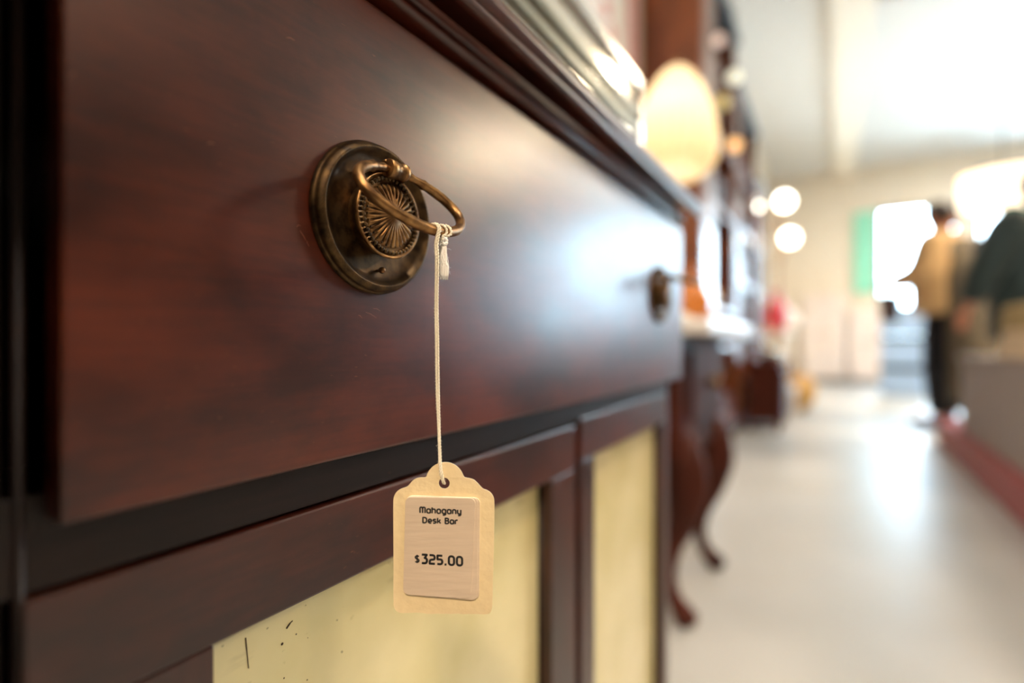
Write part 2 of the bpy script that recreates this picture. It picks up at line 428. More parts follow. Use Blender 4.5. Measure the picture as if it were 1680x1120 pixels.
# top: cove, reeded edge board
y0, y1 = ye0 - .075, ye1 + .014
top = CZ + .1535
prof = [(-.03, .1318), (.0015, .1318), (.0038, .1325), (.0044, .134), (.0040, .1355), (.0015, .1375), (-.001, .1395), (-.001, .142), (.003, .1435), (-.03, .1435)]
obj('bead_moulding', prism(B(), [(a, CZ + b) for a, b in prof], y0 + .05, ye1 + .002, lambda a, b, h: Vector((a, h, b))), M['mahog'], cab, smooth=True)
prof = [(-.50, .1425), (-.004, .1425), (-.004, .1500), (.0165, .1500), (.0168, .1388), (.0195, .1388), (.0212, .1396), (.0216, .1408), (.0212, .1422), (.0196, .1432), (.0196, .1440),
        (.0216, .1450), (.0230, .1468), (.0232, .1490), (.0222, .1512), (.0200, .1530), (.0175, .1535), (-.50, .1535)]
obj('top_board', prism(B(), [(a, CZ + b) for a, b in prof], y0, y1, lambda a, b, h: Vector((a, h, b))), M['mahog'], cab, smooth=True, bevel=.0006)
obj('end_moulding', bx((-.49, ye1, CZ + .1305), (.006, ye1 + .007, CZ + .1424)), M['mahog'], cab, bevel=.0015)
# drawer
drw = obj('drawer', bx((-.0095, yL, zB), (0, yR, zT)), M['drawer'], cab, bevel=.0011)
obj('drawer_box', bx((-.42, yL + .012, zB + .008), (-.0095, yR - .012, zT - .008)), M['mahogd'], drw)
# scratches on the drawer front
M['scr'] = mat('pale_scratch', (150, 98, 76), .6)
for (px, py, l, a) in ((492, 378, .0035, -.9), (503, 395, .002, -1.1), (487, 372, .0016, .4), (600, 512, .0055, -.35), (612, 506, .004, -.2), (588, 517, .002, -.5), (340, 236, .002, .3),
                       (470, 62, .003, .2), (118, 128, .0016, 1.2)):
    p = onx(px, py, .0)
    dv = Vector((0, math.cos(a), math.sin(a))) * l
    mid = p + dv * .5 + Vector((0, -.0002, .0004))
    obj('scratch', tube(B(), [p, mid, p + dv], lambda t: .00009 * (1.2 - abs(t - .5)), 5), M['scr'], drw)

def ring_pull(yc, zc, first=True, ring_tilt=.92):
    """escutcheon, beaded fluted rosette, knuckle and ring; sub-parts of the drawer"""
    c = Vector((0, yc, zc))
    seg = 240
    def kn(r, h, a):
        if .0248 < r < .0262: return r + .00012 * math.cos(a * 120), h + .00010 * math.cos(a * 120)
        return r, h
    prof = [(.0, .0016), (.010, .0016), (.0165, .0017), (.0195, .0018), (.0215, .0021), (.0232, .0028), (.0240, .0036), (.0244, .0042), (.0249, .0046), (.0252, .0049), (.0255, .0051), (.0258, .0051),
            (.0261, .0049), (.0264, .0046), (.0267, .0043), (.0272, .0037), (.0275, .0029), (.0275, .0022), (.0279, .0019), (.0283, .0013), (.0284, .0006), (.0283, 0)]
    obj('escutcheon', lathe(B(), prof, c, seg, 'x', disp=kn), M['brassd'], drw, smooth='all')
    # rosette
    nf = 30; segr = nf * 8
    prof = [(.0, .0118), (.0012, .0117), (.0022, .0114), (.0034, .0110), (.005, .0106), (.0065, .0103), (.008, .0100), (.0095, .0097), (.0108, .0094), (.0114, .0092), (.0118, .0088), (.0122, .0087), (.0146, .0087), (.0151, .0090), (.0155, .0089), (.0157, .0083), (.0155, .0074), (.0146, .0062), (.0138, .0045), (.0134, .002), (.0134, .0015)]
    def fl(r, h, a):
        if .0042 < r < .0116:
            k = min(1, (r - .0042) / .003) * (1 if r < .0108 else .5)
            return r, h + .00052 * k * (abs(math.cos(a * nf / 2)) * 2 - 1.2)
        return r, h
    ros = obj('rosette', lathe(B(), prof, c, segr, 'x', disp=fl), M['brass'], drw, smooth='all')
    bm = B()
    for k in range(46):
        a = k * 2 * math.pi / 46
        ball(bm, c + Vector((.0093, math.cos(a) * .0135, math.sin(a) * .0135)), .00084, 8)
    for k in range(nf):
        a = (k + .5) * 2 * math.pi / nf
        ball(bm, c + Vector((.0092, math.cos(a) * .0113, math.sin(a) * .0113)), .0004, 6)
    obj('bead_ring', bm, M['brassd'], drw, smooth='all')
    bm = B(); ball(bm, c + Vector((.0042, .0003, -.0196)), .0013, 14); lathe(bm, [(.0, 0), (.0006, 0), (.0006, .004), (0, .004)], c + Vector((0, .0003, -.0196)), 10, 'x')
    obj('stop_pin', bm, M['brass'], drw, smooth='all')
    # knuckle with its post
    H0 = Vector((.0117, yc, zc + .0162))
    bm = B()
    n = 20
    tube(bm, [H0 + Vector((0, -.0042, 0)), H0 + Vector((0, -.0040, 0)), H0 + Vector((0, -.0014, 0)), H0 + Vector((0, -.0012, 0)), H0 + Vector((0, .0024, 0)), H0 + Vector((0, .0026, 0)), H0 + Vector((0, .0042, 0)), H0 + Vector((0, .0044, 0))],
         lambda t: (.0030, .0034, .0034, .0031, .0031, .0035, .0035, .0031)[round(t * 7)], n)
    tube(bm, [c + Vector((.0015, -.0002, .0185)), c + Vector((.006, -.0002, .0182)), H0 + Vector((-.001, -.0002, .0006))], lambda t: .0026 - .0004 * t, 14)
    prism(bm, [(-.0042, 0), (-.0050, .0006), (-.0042, .0012), (.004, .0010), (.004, 0)], 0, .0016, lambda a, b, h: H0 + Vector((-.0022 + h, a, .0020 + b)))
    obj('knuckle', bm, M['brass'], drw, smooth=True)
    D = Vector((math.cos(ring_tilt), 0, -math.sin(ring_tilt))); a_, b_, ee = .0243, .0149, 1.1
    pts = []
    for k in range(96):
        ph = k * 2 * math.pi / 96
        s_ = math.sin(ph)
        pts.append(H0 + D * b_ - D * (math.cos(ph) * b_) + Vector((0, math.copysign(abs(s_) ** ee, s_) * a_, 0)))
    def rr(i):
        t = i % 1
        dd = min(t, 1 - t)            # distance from the hinge along the ring, 0 .. .5
        base = .00115 + .00075 * min(1, max(0, (dd - .035) / .10))
        if .050 < dd < .062 or .088 < dd < .097: base += .00045
        return base
    ring = obj('ring', tube(B(), pts, lambda t: rr(t * 95 / 96), 18, closed=True), M['brass'], drw, smooth='all')
    return H0, D, a_, b_
p1 = onx(613, 359.6)
H0, D0, RA, RB = ring_pull(p1.y, p1.z)
p2 = onx(1073, 486)
ring_pull(yL + yR - p1.y, p1.z, ring_tilt=.25)
print('handle2', p2, yL + yR - p1.y, p1.z, yL, yR)

# doors
def door(ya, yb, zt, zb, xo, sa, sb):
    d = obj('door', bx((xo - .016, ya + .012, zb + .004), (xo - .0125, yb - .012, zt - .004)), M['mahogd'], cab)
    rt, rb = .031, .04
    oa, ob = ya + sa, yb - sb
    obj('rail', bx((xo - .013, ya, zt - rt), (xo, yb, zt)), M['mahog'], d, bevel=.0009)
    obj('rail', bx((xo - .013, ya, zb), (xo, yb, zb + rb)), M['mahog'], d, bevel=.0009)
    obj('stile', bx((xo - .013, ya, zb + rb), (xo, oa, zt - rt)), M['mahogv'], d, bevel=.0007)
    obj('stile', bx((xo - .013, ob, zb + rb), (xo, yb, zt - rt)), M['mahogv'], d, bevel=.0007)
    obj('panel', bx((xo - .0115, oa + .0004, zb + rb + .0005), (xo - .0098, ob - .0004, zt - rt - .0005)), M['panel'], d)
    # small quarter bead round the opening
    bm = B(); q = .0024; xz = xo - .0098 + q * .6
    za, zb2 = zb + rb, zt - rt
    for P in (((oa, za), (oa, zb2)), ((ob, za), (ob, zb2)), ((oa, zb2), (ob, zb2)), ((oa, za), (ob, za))):
        tube(bm, [(xz, P[0][0], P[0][1]), (xz, P[1][0], P[1][1])], q * .7, 8)
    obj('bead', bm, M['mahogd'], d, smooth=True)
    return d
XD = -.0085
ztD = zr1
yd0 = .0392
ym = onx(945, 900, XD).y; ym2 = onx(951, 900, XD).y
sa = onx(352, 1000, XD).y - yd0
sb = ym - onx(905, 900, XD).y
d1 = door(yd0, ym, ztD, .075, XD, sa, sb)
# right door is closed flush, a touch higher and with narrower stiles
d2 = door(ym2, ye1 - .013, ztD + .004, .075, XD + .0015, onx(976, 900, XD + .0015).y - ym2, ye1 - .013 - onx(1086, 900, XD).y)
# crack and chips in the left cream panel
bm = B()
xp = XD - .0098 + .00012
for a, b_, w_ in (((403, 1046), (405, 1066), .00022), ((405, 1066), (408, 1096), .00015), ((470, 1031), (476, 1022), .0003), ((476, 1022), (480, 1018), .0002)):
    P, Q = onx(*a, xp), onx(*b_, xp)
    tube(bm, [P, (P + Q) / 2, Q], w_, 5)
for px, py, r in ((463, 1056, .0005), (486, 1040, .0003), (505, 1046, .0002), (553, 1017, .0003), (561, 1069, .0004), (466, 1112, .0003), (504, 1115, .0003)):
    ball(bm, onx(px, py, xp), r, 8, (.2, 1, 1))
obj('crack', bm, mat('dark_chip', (60, 44, 24), .7), d1)

# unseen armoire on the left of the cabinet, added to keep light off its end
ar = thing('shade_armoire', 'dark wooden armoire added out of view to shade the left end of the mahogany cabinet', 'light blocker', (-.33, -.52, 0))
obj('carcass', bx((-.74, -.95, .08), (.098, -.062, 1.95)), M['mahogd'], ar, bevel=.004)
obj('plinth', bx((-.72, -.93, 0), (.07, -.075, .08)), M['mahogd'], ar)
obj('cornice', bx((-.74, -.98, 1.95), (.11, -.045, 2.02)), M['mahogd'], ar, bevel=.012)
for ya, yb in ((-.94, -.51), (-.50, -.07)):
    dd = obj('door', bx((.098, ya, .1), (.108, yb, 1.93)), M['mahogv'], ar, bevel=.003)
    obj('panel', bx((.108, ya + .07, .2), (.111, yb - .07, 1.83)), M['mahogd'], dd, bevel=.002)
    obj('knob', ball(B(), Vector((.120, -.53 if ya < -.6 else -.48, 1.0)), .014, 12), M['brass'], dd, smooth='all')

# ================================================================ PRICE TAG
def ringpt(ph):
    s_ = math.sin(ph)
    return H0 + D0 * RB - D0 * (math.cos(ph) * RB) + Vector((0, math.copysign(abs(s_) ** 1.1, s_) * RA, 0))
def proj(P):
    x = P[0] - CX; y = P[1]; z = P[2] - CZ; Z = -x * SN + y * CS; r = x * CS + y * SN
    return 840 + F * r / Z, 560 - F * z / Z, Z
def ring_at(px, lo=math.pi * .62, hi=math.pi * 1.38):
    best = min((abs(proj(ringpt(lo + (hi - lo) * k / 400))[0] - px), lo + (hi - lo) * k / 400) for k in range(401))
    return ringpt(best[1]), best[1]
RP, ph0 = ring_at(712)
ZR = proj(RP)[2]
print('string ring pt', RP, proj(RP), ph0)
ZT = ZR - .0005
hole = at(729, 792, ZT)
tg = thing('price_tag', 'cream scalloped price tag hanging by white cotton string from the drawer ring', 'tag', hole, TH, local=True)
mm = ZT / F / 4                       # metres per pixel of the 4x study of the tag
def T(u, v, w_=0):                    # tag frame: local x right, y away from viewer, z up
    return Vector(((u - 517) * mm, -w_, -(v - 208) * mm))
def rnd(pts, n=5):                    # Chaikin smoothing of a closed outline
    for _ in range(n):
        q = []
        for i in range(len(pts)):
            a, b_ = pts[i], pts[(i + 1) % len(pts)]
            q += [(a[0] * .75 + b_[0] * .25, a[1] * .75 + b_[1] * .25), (a[0] * .25 + b_[0] * .75, a[1] * .25 + b_[1] * .75)]
        pts = q
    return pts
def arc(cx, cy, r, a0, a1, n=10):
    return [(cx + r * math.cos(math.radians(a0 + (a1 - a0) * i / n)), cy - r * math.sin(math.radians(a0 + (a1 - a0) * i / n))) for i in range(n + 1)]
out = [(400, 166)] + arc(522, 196, 126, 160, 18, 18) + [(648, 168), (662, 172)] + [(690, 176), (712, 184), (735, 204), (752, 224), (768, 240), (776, 245)] + [(800, 252), (822, 266), (840, 292), (847, 320)] + \
      [(846, 460), (841, 700), (833, 1000), (828, 1040), (815, 1060), (792, 1067)] + [(700, 1064), (640, 1067), (610, 1061), (560, 1064), (480, 1060), (420, 1062), (350, 1049), (260, 1051), (222, 1046), (198, 1026), (187, 990)] + \
      [(187, 700), (186, 500), (185, 320), (190, 290), (205, 262), (232, 243)] + [(256, 236), (276, 229), (292, 212), (310, 190), (335, 175), (362, 170), (388, 170)]
out = rnd(out, 1)
hl = [(517 + 36 * math.cos(a), 208 + 36 * math.sin(a)) for a in [k * 2 * math.pi / 28 for k in range(28)]]
bm = B()
def warp(u, v): return .0006 * ((u - 517) / 330) ** 2 + .0005 * max(0, (v - 800) / 260) ** 2 * ((517 - u) / 330 + .3)    # the card curls a little
fv = {}
for h in (0, .00028):
    o_ = [bm.verts.new(T(u, v, h + warp(u, v))) for u, v in out]; i_ = [bm.verts.new(T(u, v, h + warp(u, v))) for u, v in hl]
    eo = [bm.edges.new((o_[k], o_[(k + 1) % len(o_)])) for k in range(len(o_))]
    ei = [bm.edges.new((i_[k], i_[(k + 1) % len(i_)])) for k in range(len(i_))]
    bmesh.ops.triangle_fill(bm, use_beauty=True, edges=eo + ei)
    fv[h] = (o_, i_)
for j in (0, 1):
    A, C = fv[0][j], fv[.00028][j]
    for k in range(len(A)):
        f = bm.faces.new((A[k], A[(k + 1) % len(A)], C[(k + 1) % len(A)], C[k])); f.material_index = 1
obj('card', bm, [M['card'], M['cardedge']], tg)
def rrect(c, r, n=6):
    """rounded quadrilateral from four corners (TL, TR, BR, BL)"""
    pts = []
    for i in range(4):
        p = Vector(c[i]); a = (Vector(c[i - 1]) - p).normalized(); b_ = (Vector(c[(i + 1) % 4]) - p).normalized()
        for k in range(n + 1):
            t = k / n
            q = p + a * r * (1 - t) ** 2 + b_ * r * t ** 2
            pts.append((q.x, q.y))
    return pts
layers = [([(276, 284), (752, 300), (746, 962), (262, 930)], .0010, 'sticker'), ([(272, 286), (740, 298), (732, 966), (258, 928)], .0013, 'sticker'), ([(268, 290), (724, 299), (692, 952), (253, 922)], .0017, 'sticker')]
stk = []
for i, (q, h, mt) in enumerate(layers):
    bm = B(); oq = rrect(q, 42)
    prism(bm, oq, h - .00036, h, lambda a, b_, hh: T(a, b_, hh))
    for f in bm.faces:
        if len(f.verts) == 4: f.material_index = 1
    st = obj('sticker', bm, [M[mt], M['cardedge']], tg); stk.append(st)
# lettering drawn as strokes in a rounded hand
def rr_(x0, y0, x1, y1, r):
    p = []
    for (cx, cy, a) in ((x1 - r, y1 - r, 0), (x0 + r, y1 - r, 90), (x0 + r, y0 + r, 180), (x1 - r, y0 + r, 270)):
        for k in range(6):
            an = math.radians(a + 90 * k / 5); p.append((cx + r * math.cos(an), cy + r * math.sin(an)))
    return p + [p[0]]
def arch(x0, x1, y0, y1, r):
    return [(x0, y0), (x0, y1 - r)] + [(x0 + r - r * math.cos(math.radians(t)), y1 - r + r * math.sin(math.radians(t))) for t in (30, 60, 90)] + \
           [(x1 - r + r * math.sin(math.radians(t)), y1 - r + r * math.cos(math.radians(t))) for t in (0, 30, 60, 90)] + [(x1, y0)]
xh = .72
G = {'M': (.84, [arch(0, .42, 0, 1, .2)[:-1] + [(.42, .35)], arch(.42, .84, 0, 1, .2)]),
     'a': (.55, [rr_(0, 0, .55, xh, .24), [(.55, xh), (.55, -.02)]]),
     'h': (.52, [[(0, 0), (0, 1)], arch(0, .52, 0, xh, .22)]),
     'o': (.56, [rr_(0, 0, .56, xh, .24)]),
     'g': (.55, [rr_(0, 0, .55, xh, .24), [(.55, xh), (.55, -.1), (.5, -.22), (.38, -.29), (.1, -.29)]]),
     'n': (.52, [arch(0, .52, 0, xh, .22)]),
     'y': (.52, [[(0, xh), (0, .22), (.07, .07), (.2, 0), (.5, 0)], [(.52, xh), (.52, -.1), (.47, -.22), (.36, -.29), (.1, -.29)]]),
     'D': (.66, [[(0, 0), (0, 1), (.34, 1), (.52, .92), (.62, .76), (.66, .5), (.62, .24), (.52, .08), (.34, 0), (0, 0)]]),
     'e': (.54, [[(.06, .33), (.54, .33), (.54, .5), (.46, .65), (.3, xh), (.2, xh), (.06, .63), (0, .48), (0, .22), (.07, .07), (.2, 0), (.48, 0)]]),
     's': (.46, [[(.44, xh), (.16, xh), (.03, .65), (0, .55), (.05, .42), (.16, .38), (.32, .36), (.43, .3), (.46, .18), (.42, .05), (.28, 0), (0, 0)]]),
     'k': (.5, [[(0, 0), (0, 1)], [(.44, xh), (.26, .38), (0, .38)], [(.24, .38), (.5, 0)]]),
     'B': (.58, [[(0, 0), (0, 1), (.36, 1), (.5, .93), (.54, .78), (.5, .63), (.36, .54), (0, .54)], [(.36, .54), (.52, .46), (.58, .28), (.52, .08), (.36, 0), (0, 0)]]),
     'r': (.4, [[(0, 0), (0, xh - .2), (.06, xh - .06), (.2, xh), (.4, xh)]]),
     '$': (.5, [[(.46, .78), (.14, .78), (.02, .7), (.02, .56), (.12, .48), (.36, .42), (.46, .33), (.46, .2), (.36, .1), (0, .1)], [(.24, -.02), (.24, .92)]]),
     '3': (.62, [[(0, 1), (.6, 1), (.34, .62), (.5, .58), (.62, .44), (.62, .2), (.52, .06), (.38, 0), (0, 0)]]),
     '2': (.62, [[(0, 1), (.4, 1), (.56, .93), (.62, .8), (.62, .64), (.56, .54), (.42, .48), (.18, .46), (.04, .38), (0, .24), (0, 0), (.62, 0)]]),
     '5': (.6, [[(.58, 1), (0, 1), (0, .56), (.4, .56), (.54, .5), (.6, .36), (.6, .2), (.52, .06), (.38, 0), (0, 0)]]),
     '0': (.66, [rr_(0, 0, .66, 1, .28)]), '.': (.12, [[(-.03, 0), (.15, 0)]]), ' ': (.25, [])}
def text(s_, u0, u1, v0, v1, cap, wt, tr=.30):
    """one line of print: from u0 to u1, baseline v0 to v1"""
    bm = B(); adv = []; x = 0
    for ch in s_: adv.append(x); x += G[ch][0] + tr
    tot = x - tr; w00 = wt; kx = (u1 - u0 - wt) / (tot * cap)
    def P(gx, gy): 
        uu = u0 + w00 / 2 + gx * cap * kx; t = (uu - u0) / (u1 - u0)
        return uu, v0 + (v1 - v0) * t - gy * cap
    hh = .001712; lev = 0
    w0 = wt
    for i, ch in enumerate(s_):
        wt = w0 * (.66 if ch == '$' else 1)
        for st in G[ch][1]:
            pts = [P(adv[i] + a, b_) for a, b_ in st]
            for a, c in zip(pts[:-1], pts[1:]):
                dx, dy = c[0] - a[0], c[1] - a[1]; l = math.hypot(dx, dy)
                if l < 1e-6: continue
                nx, ny = -dy / l * wt / 2, dx / l * wt / 2
                ex, ey = dx / l * wt * .12, dy / l * wt * .12
                q = [(a[0] + nx - ex, a[1] + ny - ey), (c[0] + nx + ex, c[1] + ny + ey), (c[0] - nx + ex, c[1] - ny + ey), (a[0] - nx - ex, a[1] - ny - ey)]
                hz = hh + (lev % 7) * 1.2e-6; lev += 1
                bm.faces.new([bm.verts.new(T(u, v, hz)) for u, v in q])
            for a in pts[1:-1]:
                hz = hh + (lev % 7) * 1.2e-6; lev += 1
                bm.faces.new([bm.verts.new(T(a[0] + wt / 2 * math.cos(k * math.pi / 5), a[1] + wt / 2 * math.sin(k * math.pi / 5), hz)) for k in range(10)])
    o = obj('lettering', bm, M['ink'], tg)
    return o
text('Mahogany', 358, 633, 392, 401, 36, 10)
text('Desk Bar', 377, 612, 457, 466, 34, 10)
text('$325.00', 325, 644, 716, 736, 55, 14.5, .36)

# string: two twisted cords from the ring down to the hole
tgi = Matrix.Translation(hole) @ Matrix.Rotation(TH, 4, 'Z'); tgi = tgi.inverted()
def L(p): return tgi @ Vector(p)
def wire(ctrl, n=60):
    """Catmull-Rom through control points"""
    c = [Vector(ctrl[0])] + [Vector(p) for p in ctrl] + [Vector(ctrl[-1])]; o = []
    segs = len(c) - 3; per = max(2, n // segs)
    for i in range(segs):
        a, b_, d, e = c[i:i + 4]
        for k in range(per):
            t = k / per
            o.append(.5 * ((2 * b_) + (d - a) * t + (2 * a - 5 * b_ + 4 * d - e) * t * t + (3 * b_ - a - 3 * d + e) * t ** 3))
    o.append(Vector(ctrl[-1])); return o
def twist(bm, pts, r, off, pitch, ph=0, n=7, plies=2):
    """a cord of plies wound round the path"""
    Lc = [0]
    for a, b_ in zip(pts[:-1], pts[1:]): Lc.append(Lc[-1] + (b_ - a).length)
    for pl in range(plies):
        q = []; up = None
        for i, p in enumerate(pts):
            t = (pts[min(i + 1, len(pts) - 1)] - pts[max(0, i - 1)]).normalized()
            up = t.orthogonal().normalized() if up is None else (up - t * up.dot(t)).normalized()
            s_ = t.cross(up); a = 2 * math.pi * Lc[i] / pitch + ph + pl * 2 * math.pi / plies
            q.append(p + (up * math.cos(a) + s_ * math.sin(a)) * off)
        tube(bm, q, r, n)
def loop_on_ring(ph, r, a0, a1, n=16):
    """points round the ring bar at parameter ph, from angle a0 to a1 (0 = outward, 90 = up)"""
    c = ringpt(ph); t = (ringpt(ph + .01) - ringpt(ph - .01)).normalized()
    z = Vector((0, 0, 1)); z = (z - t * z.dot(t)).normalized(); o = z.cross(t)
    if o.dot(Vector((CX, 0, CZ)) - c) < 0: o = -o
    return [c + (o * math.cos(math.radians(a0 + (a1 - a0) * k / n)) + z * math.sin(math.radians(a0 + (a1 - a0) * k / n))) * r for k in range(n + 1)]
rb = .0019
bm = B()
la = loop_on_ring(ph0, rb + .0004, 175, -8)
down = [at(716, 400, ZR - .0012), at(717, 430, ZR - .0012), at(716, 500, ZR), at(717, 560, ZR), at(718, 640, ZR), at(720, 700, ZR), at(722, 758, ZT - .0009), at(724, 776, ZT - .0012), at(727, 789, ZT - .0006), at(729, 793, ZT + .0008)]
offs = Vector((CS, SN, 0)) * .00037
for sgn, ph in ((-1, 0), (1, 1.3)):
    pts = wire([p + offs * sgn * .9 for p in la[::4]] + [p + offs * sgn * (1 if i < 5 else .55) + Vector((0, 0, 0)) for i, p in enumerate(down)], 420)
    twist(bm, [L(p) for p in pts], .00026, .00019, .0022, ph)
# two turns at the right that run into the knot
for pxx, ph in ((724, .4), (731, 2.0)):
    rp, pq = ring_at(pxx); lp = loop_on_ring(pq, rb + .0004, 190, -25)
    ZK = proj(rp)[2]
    pts = wire([*lp[::4], at(pxx + (2 if pxx < 728 else 1), 388, ZK - .0018), at(725 if pxx < 728 else 729, 394, ZK - .002)], 90)
    twist(bm, [L(p) for p in pts], .00030, .00021, .0022, ph)
# fuzz
for k in range(240):
    t = random.random(); i = random.randrange(2, len(down) - 2)
    p = down[i].lerp(down[i + 1], t) if i + 1 < len(down) else down[i]
    a = random.uniform(-1, 1); v = Vector((CS, SN, 0)) * (random.choice((-1, 1)) * random.uniform(.0005, .0012)) + Vector((0, 0, a * .0008))
    tube(bm, [L(p), L(p + v * .7 + Vector((0, 0, random.uniform(-.0003, .0003)))), L(p + v)], .000018, 3)
st = obj('string', bm, M['cotton'], tg, smooth='all')
bm = B()
ZK = proj(ring_at(728)[0])[2] - .002
K0 = at(727, 396, ZK)
kp = [K0 + Vector((CS * .0013 * math.cos(a) - .0, SN * .0013 * math.cos(a), .0010 * math.sin(a * 1.5))) + Vector((-SN, CS, 0)) * (-.0007 * math.sin(a)) for a in [k * 6 * math.pi / 60 for k in range(61)]]
twist(bm, [L(p) for p in kp], .0004, .00022, .002)
obj('knot', bm, M['cottonw'], tg, smooth='all')
bm = B()
for k in range(230):
    left = k % 5 == 0
    a = K0 + Vector((CS, SN, 0)) * random.uniform(-.0009, .0013) + Vector((0, 0, -.0004))
    ex = random.uniform(718, 722) if left else random.uniform(722, 735)
    ey = random.uniform(448, 453) if left else random.uniform(452, 459)
    zz = ZK + random.uniform(-.001, .001)
    m1 = at((721 if left else 727) + random.uniform(-4, 6), 418 + random.uniform(-6, 6), zz); m2 = at(ex + random.uniform(-1.5, 1.5), 438, zz); e_ = at(ex, ey, zz)
    tube(bm, [L(p) for p in wire([a, m1, m2, e_], 9)], .00010, 4)
for k in range(26):
    p = at(random.uniform(722, 736), random.uniform(405, 455), ZK); v = Vector((CS, SN, 0)) * random.uniform(-.0008, .0014) + Vector((0, 0, random.uniform(-.0008, .0004)))
    tube(bm, [L(p), L(p + v * .6 + Vector((0, 0, .0002))), L(p + v)], .000025, 3)
obj('frayed_end', bm, M['cottonw'], tg, smooth='all', label='frayed white cotton end')

# ================================================================ ON TOP OF THE CABINET
ct = top
case = thing('display_case', 'low pale metal case with grey rails standing on top of the mahogany cabinet', 'display case', (-.16, .22, ct))
xf = -.010; yc1 = onx(1054, 150, xf).y; yc0 = -.04; hT = CZ + 1.36 * KK / F * (CX - xf)
obj('base_frame', bx((-.32, yc0, ct), (xf, yc1, ct + .014)), M['greymetal'], case, bevel=.001)
obj('lower_rail', bx((-.315, yc0 + .004, ct + .014), (xf - .004, yc1 - .002, ct + .027)), M['cream'], case, bevel=.001)
obj('front_rail', bx((xf - .012, yc0, ct + .027), (xf - .002, yc1, ct + .034)), M['chrome'], case, bevel=.001)
obj('top_rail', bx((xf - .012, yc0, hT - .010), (xf, yc1, hT)), M['chrome'], case, bevel=.001)
obj('top_glass', bx((-.31, yc0, hT - .006), (xf - .012, yc1 - .004, hT - .002)), M['pane'], case)
obj('back_board', bx((-.32, yc0, ct + .027), (-.315, yc1, hT)), M['cream'], case)
obj('front_panel', bx((xf - .008, yc0 + .002, ct + .034), (xf - .005, yc1 - .004, hT - .010)), M['casefront'], case)
for zz in (.047, .062): obj('bar', bx((xf - .006, yc0 + .002, ct + zz), (xf - .001, yc1 - .006, ct + zz + .006)), M['greymetal'], case, bevel=.001)
for y in (yc0, yc1 - .006): obj('corner_strip', bx((xf - .01, y, ct + .027), (xf, y + .006, hT)), M['chrome'], case, bevel=.0008)
obj('lining', bx((-.30, yc0 + .01, ct + .027), (xf - .02, yc1 - .008, ct + .030)), M['white'], case)
# ================================================================ WALL HANGING
bm = B(); pa, pb = onx(925, 0, WL + .02), onx(1052, 0, WL + .02)
hang = thing('floral_wall_hanging', 'pink and white framed floral panel on the wall beside the tall bookcase', 'picture', (WL + .0, (pa.y + pb.y) / 2, 1.6))
obj('frame', bx((WL, pa.y, 1.55), (WL + .02, pb.y, 2.9)), M['linen'], hang, bevel=.004)
obj('panel', bx((WL + .02, pa.y + .08, 1.62), (WL + .024, pb.y - .06, 2.82)), M['white'], hang)
bm = B(); box(bm, (WL + .024, pb.y - .22, 1.62), (WL + .027, pb.y - .10, 2.82)); obj('pink_band', bm, M['pink'], hang)
bm = B()
for k in range(14):
    ball(bm, Vector((WL + .026, random.uniform(pa.y + .12, pb.y - .25), 1.75 + k * .075)), random.uniform(.03, .05), 10, (.15, 1, 1))
obj('blossom', bm, M['pink'], hang)

# ================================================================ MARBLE-TOPPED TABLE WITH CABRIOLE LEGS
tx0, tx1, ty0, ty1 = -.62, -.135, 1.14, 1.60
tb = thing('marble_top_table', 'dark wooden side table with white marble top and cabriole legs beyond the cabinet', 'table', (-.38, 1.38, 0))
obj('marble_top', bx((tx0 - .02, ty0 - .03, .665), (-.07, 1.74, .700)), M['marble'], tb, bevel=.008)
obj('apron', bx((tx0, ty0, .38), (tx1, ty1, .664)), M['darkwood'], tb, bevel=.006)
obj('drawer_front', bx((tx1, ty0 + .06, .47), (tx1 + .012, ty1 - .06, .63)), M['darkwood'], tb, bevel=.004)
kb = obj('knob', ball(B(), Vector((tx1 + .025, (ty0 + ty1) / 2, .55)), .016, 12), M['brass'], tb, smooth='all')
def cabriole(x, y, ox, oy):
    d = Vector((ox, oy, 0)).normalized()
    P = [(0, .43, .050), (.022, .37, .056), (.034, .31, .050), (.026, .24, .034), (.002, .17, .022), (-.008, .11, .017), (.004, .06, .017), (.026, .03, .024), (.04, .016, .026), (.046, .006, .014)]
    pts = wire([(x + d.x * p[0], y + d.y * p[0], p[1]) for p in P], 54); rs = [p[2] for p in P]
    def rr(t):
        k = t * (len(rs) - 1); i = min(int(k), len(rs) - 2); return rs[i] + (rs[i + 1] - rs[i]) * (k - i)
    return tube(B(), pts, rr, 12)
for (x, y, ox, oy) in ((-.175, ty0 + .07, 1, -.25), (-.175, ty1 - .06, 1, .25), (tx0 + .06, ty0 + .06, -1, -.4), (tx0 + .06, ty1 - .06, -1, .4)):
    obj('leg', cabriole(x, y, ox, oy), M['darkwood'], tb, smooth='all')
# lamp on it
lp = at(1106, 300, 1.27); lx, ly = -.20, 1.262
lampT = thing('table_lamp', 'lit table lamp with pleated cream bell shade on the marble-topped table', 'lamp', (lx, ly, .70))
obj('base', lathe(B(), [(0, 0), (.055, 0), (.058, .006), (.05, .016), (.022, .028), (.013, .05), (.02, .075), (.03, .11), (.026, .15), (.012, .19), (.010, .23), (.016, .245), (.009, .26), (.008, .33), (0, .33)], (lx, ly, .70), 28), mat('cream_china', (236, 224, 200), .2), lampT, smooth='all')
sprof = [(.062, 0), (.088, .012), (.103, .04), (.105, .075), (.097, .125), (.082, .175), (.062, .225), (.040, .262), (.020, .280)]
tlt = Matrix.Rotation(math.radians(-9), 3, 'X')
sc0 = Vector((lx + .008, ly + .02, .70 + .365))
def pl(r, h, a): return r * (1 + .022 * math.cos(a * 26)), h
obj('lamp_shade', lathe(B(), sprof, sc0, 156, tilt=tlt, disp=pl), M['shade'], lampT, smooth='all')
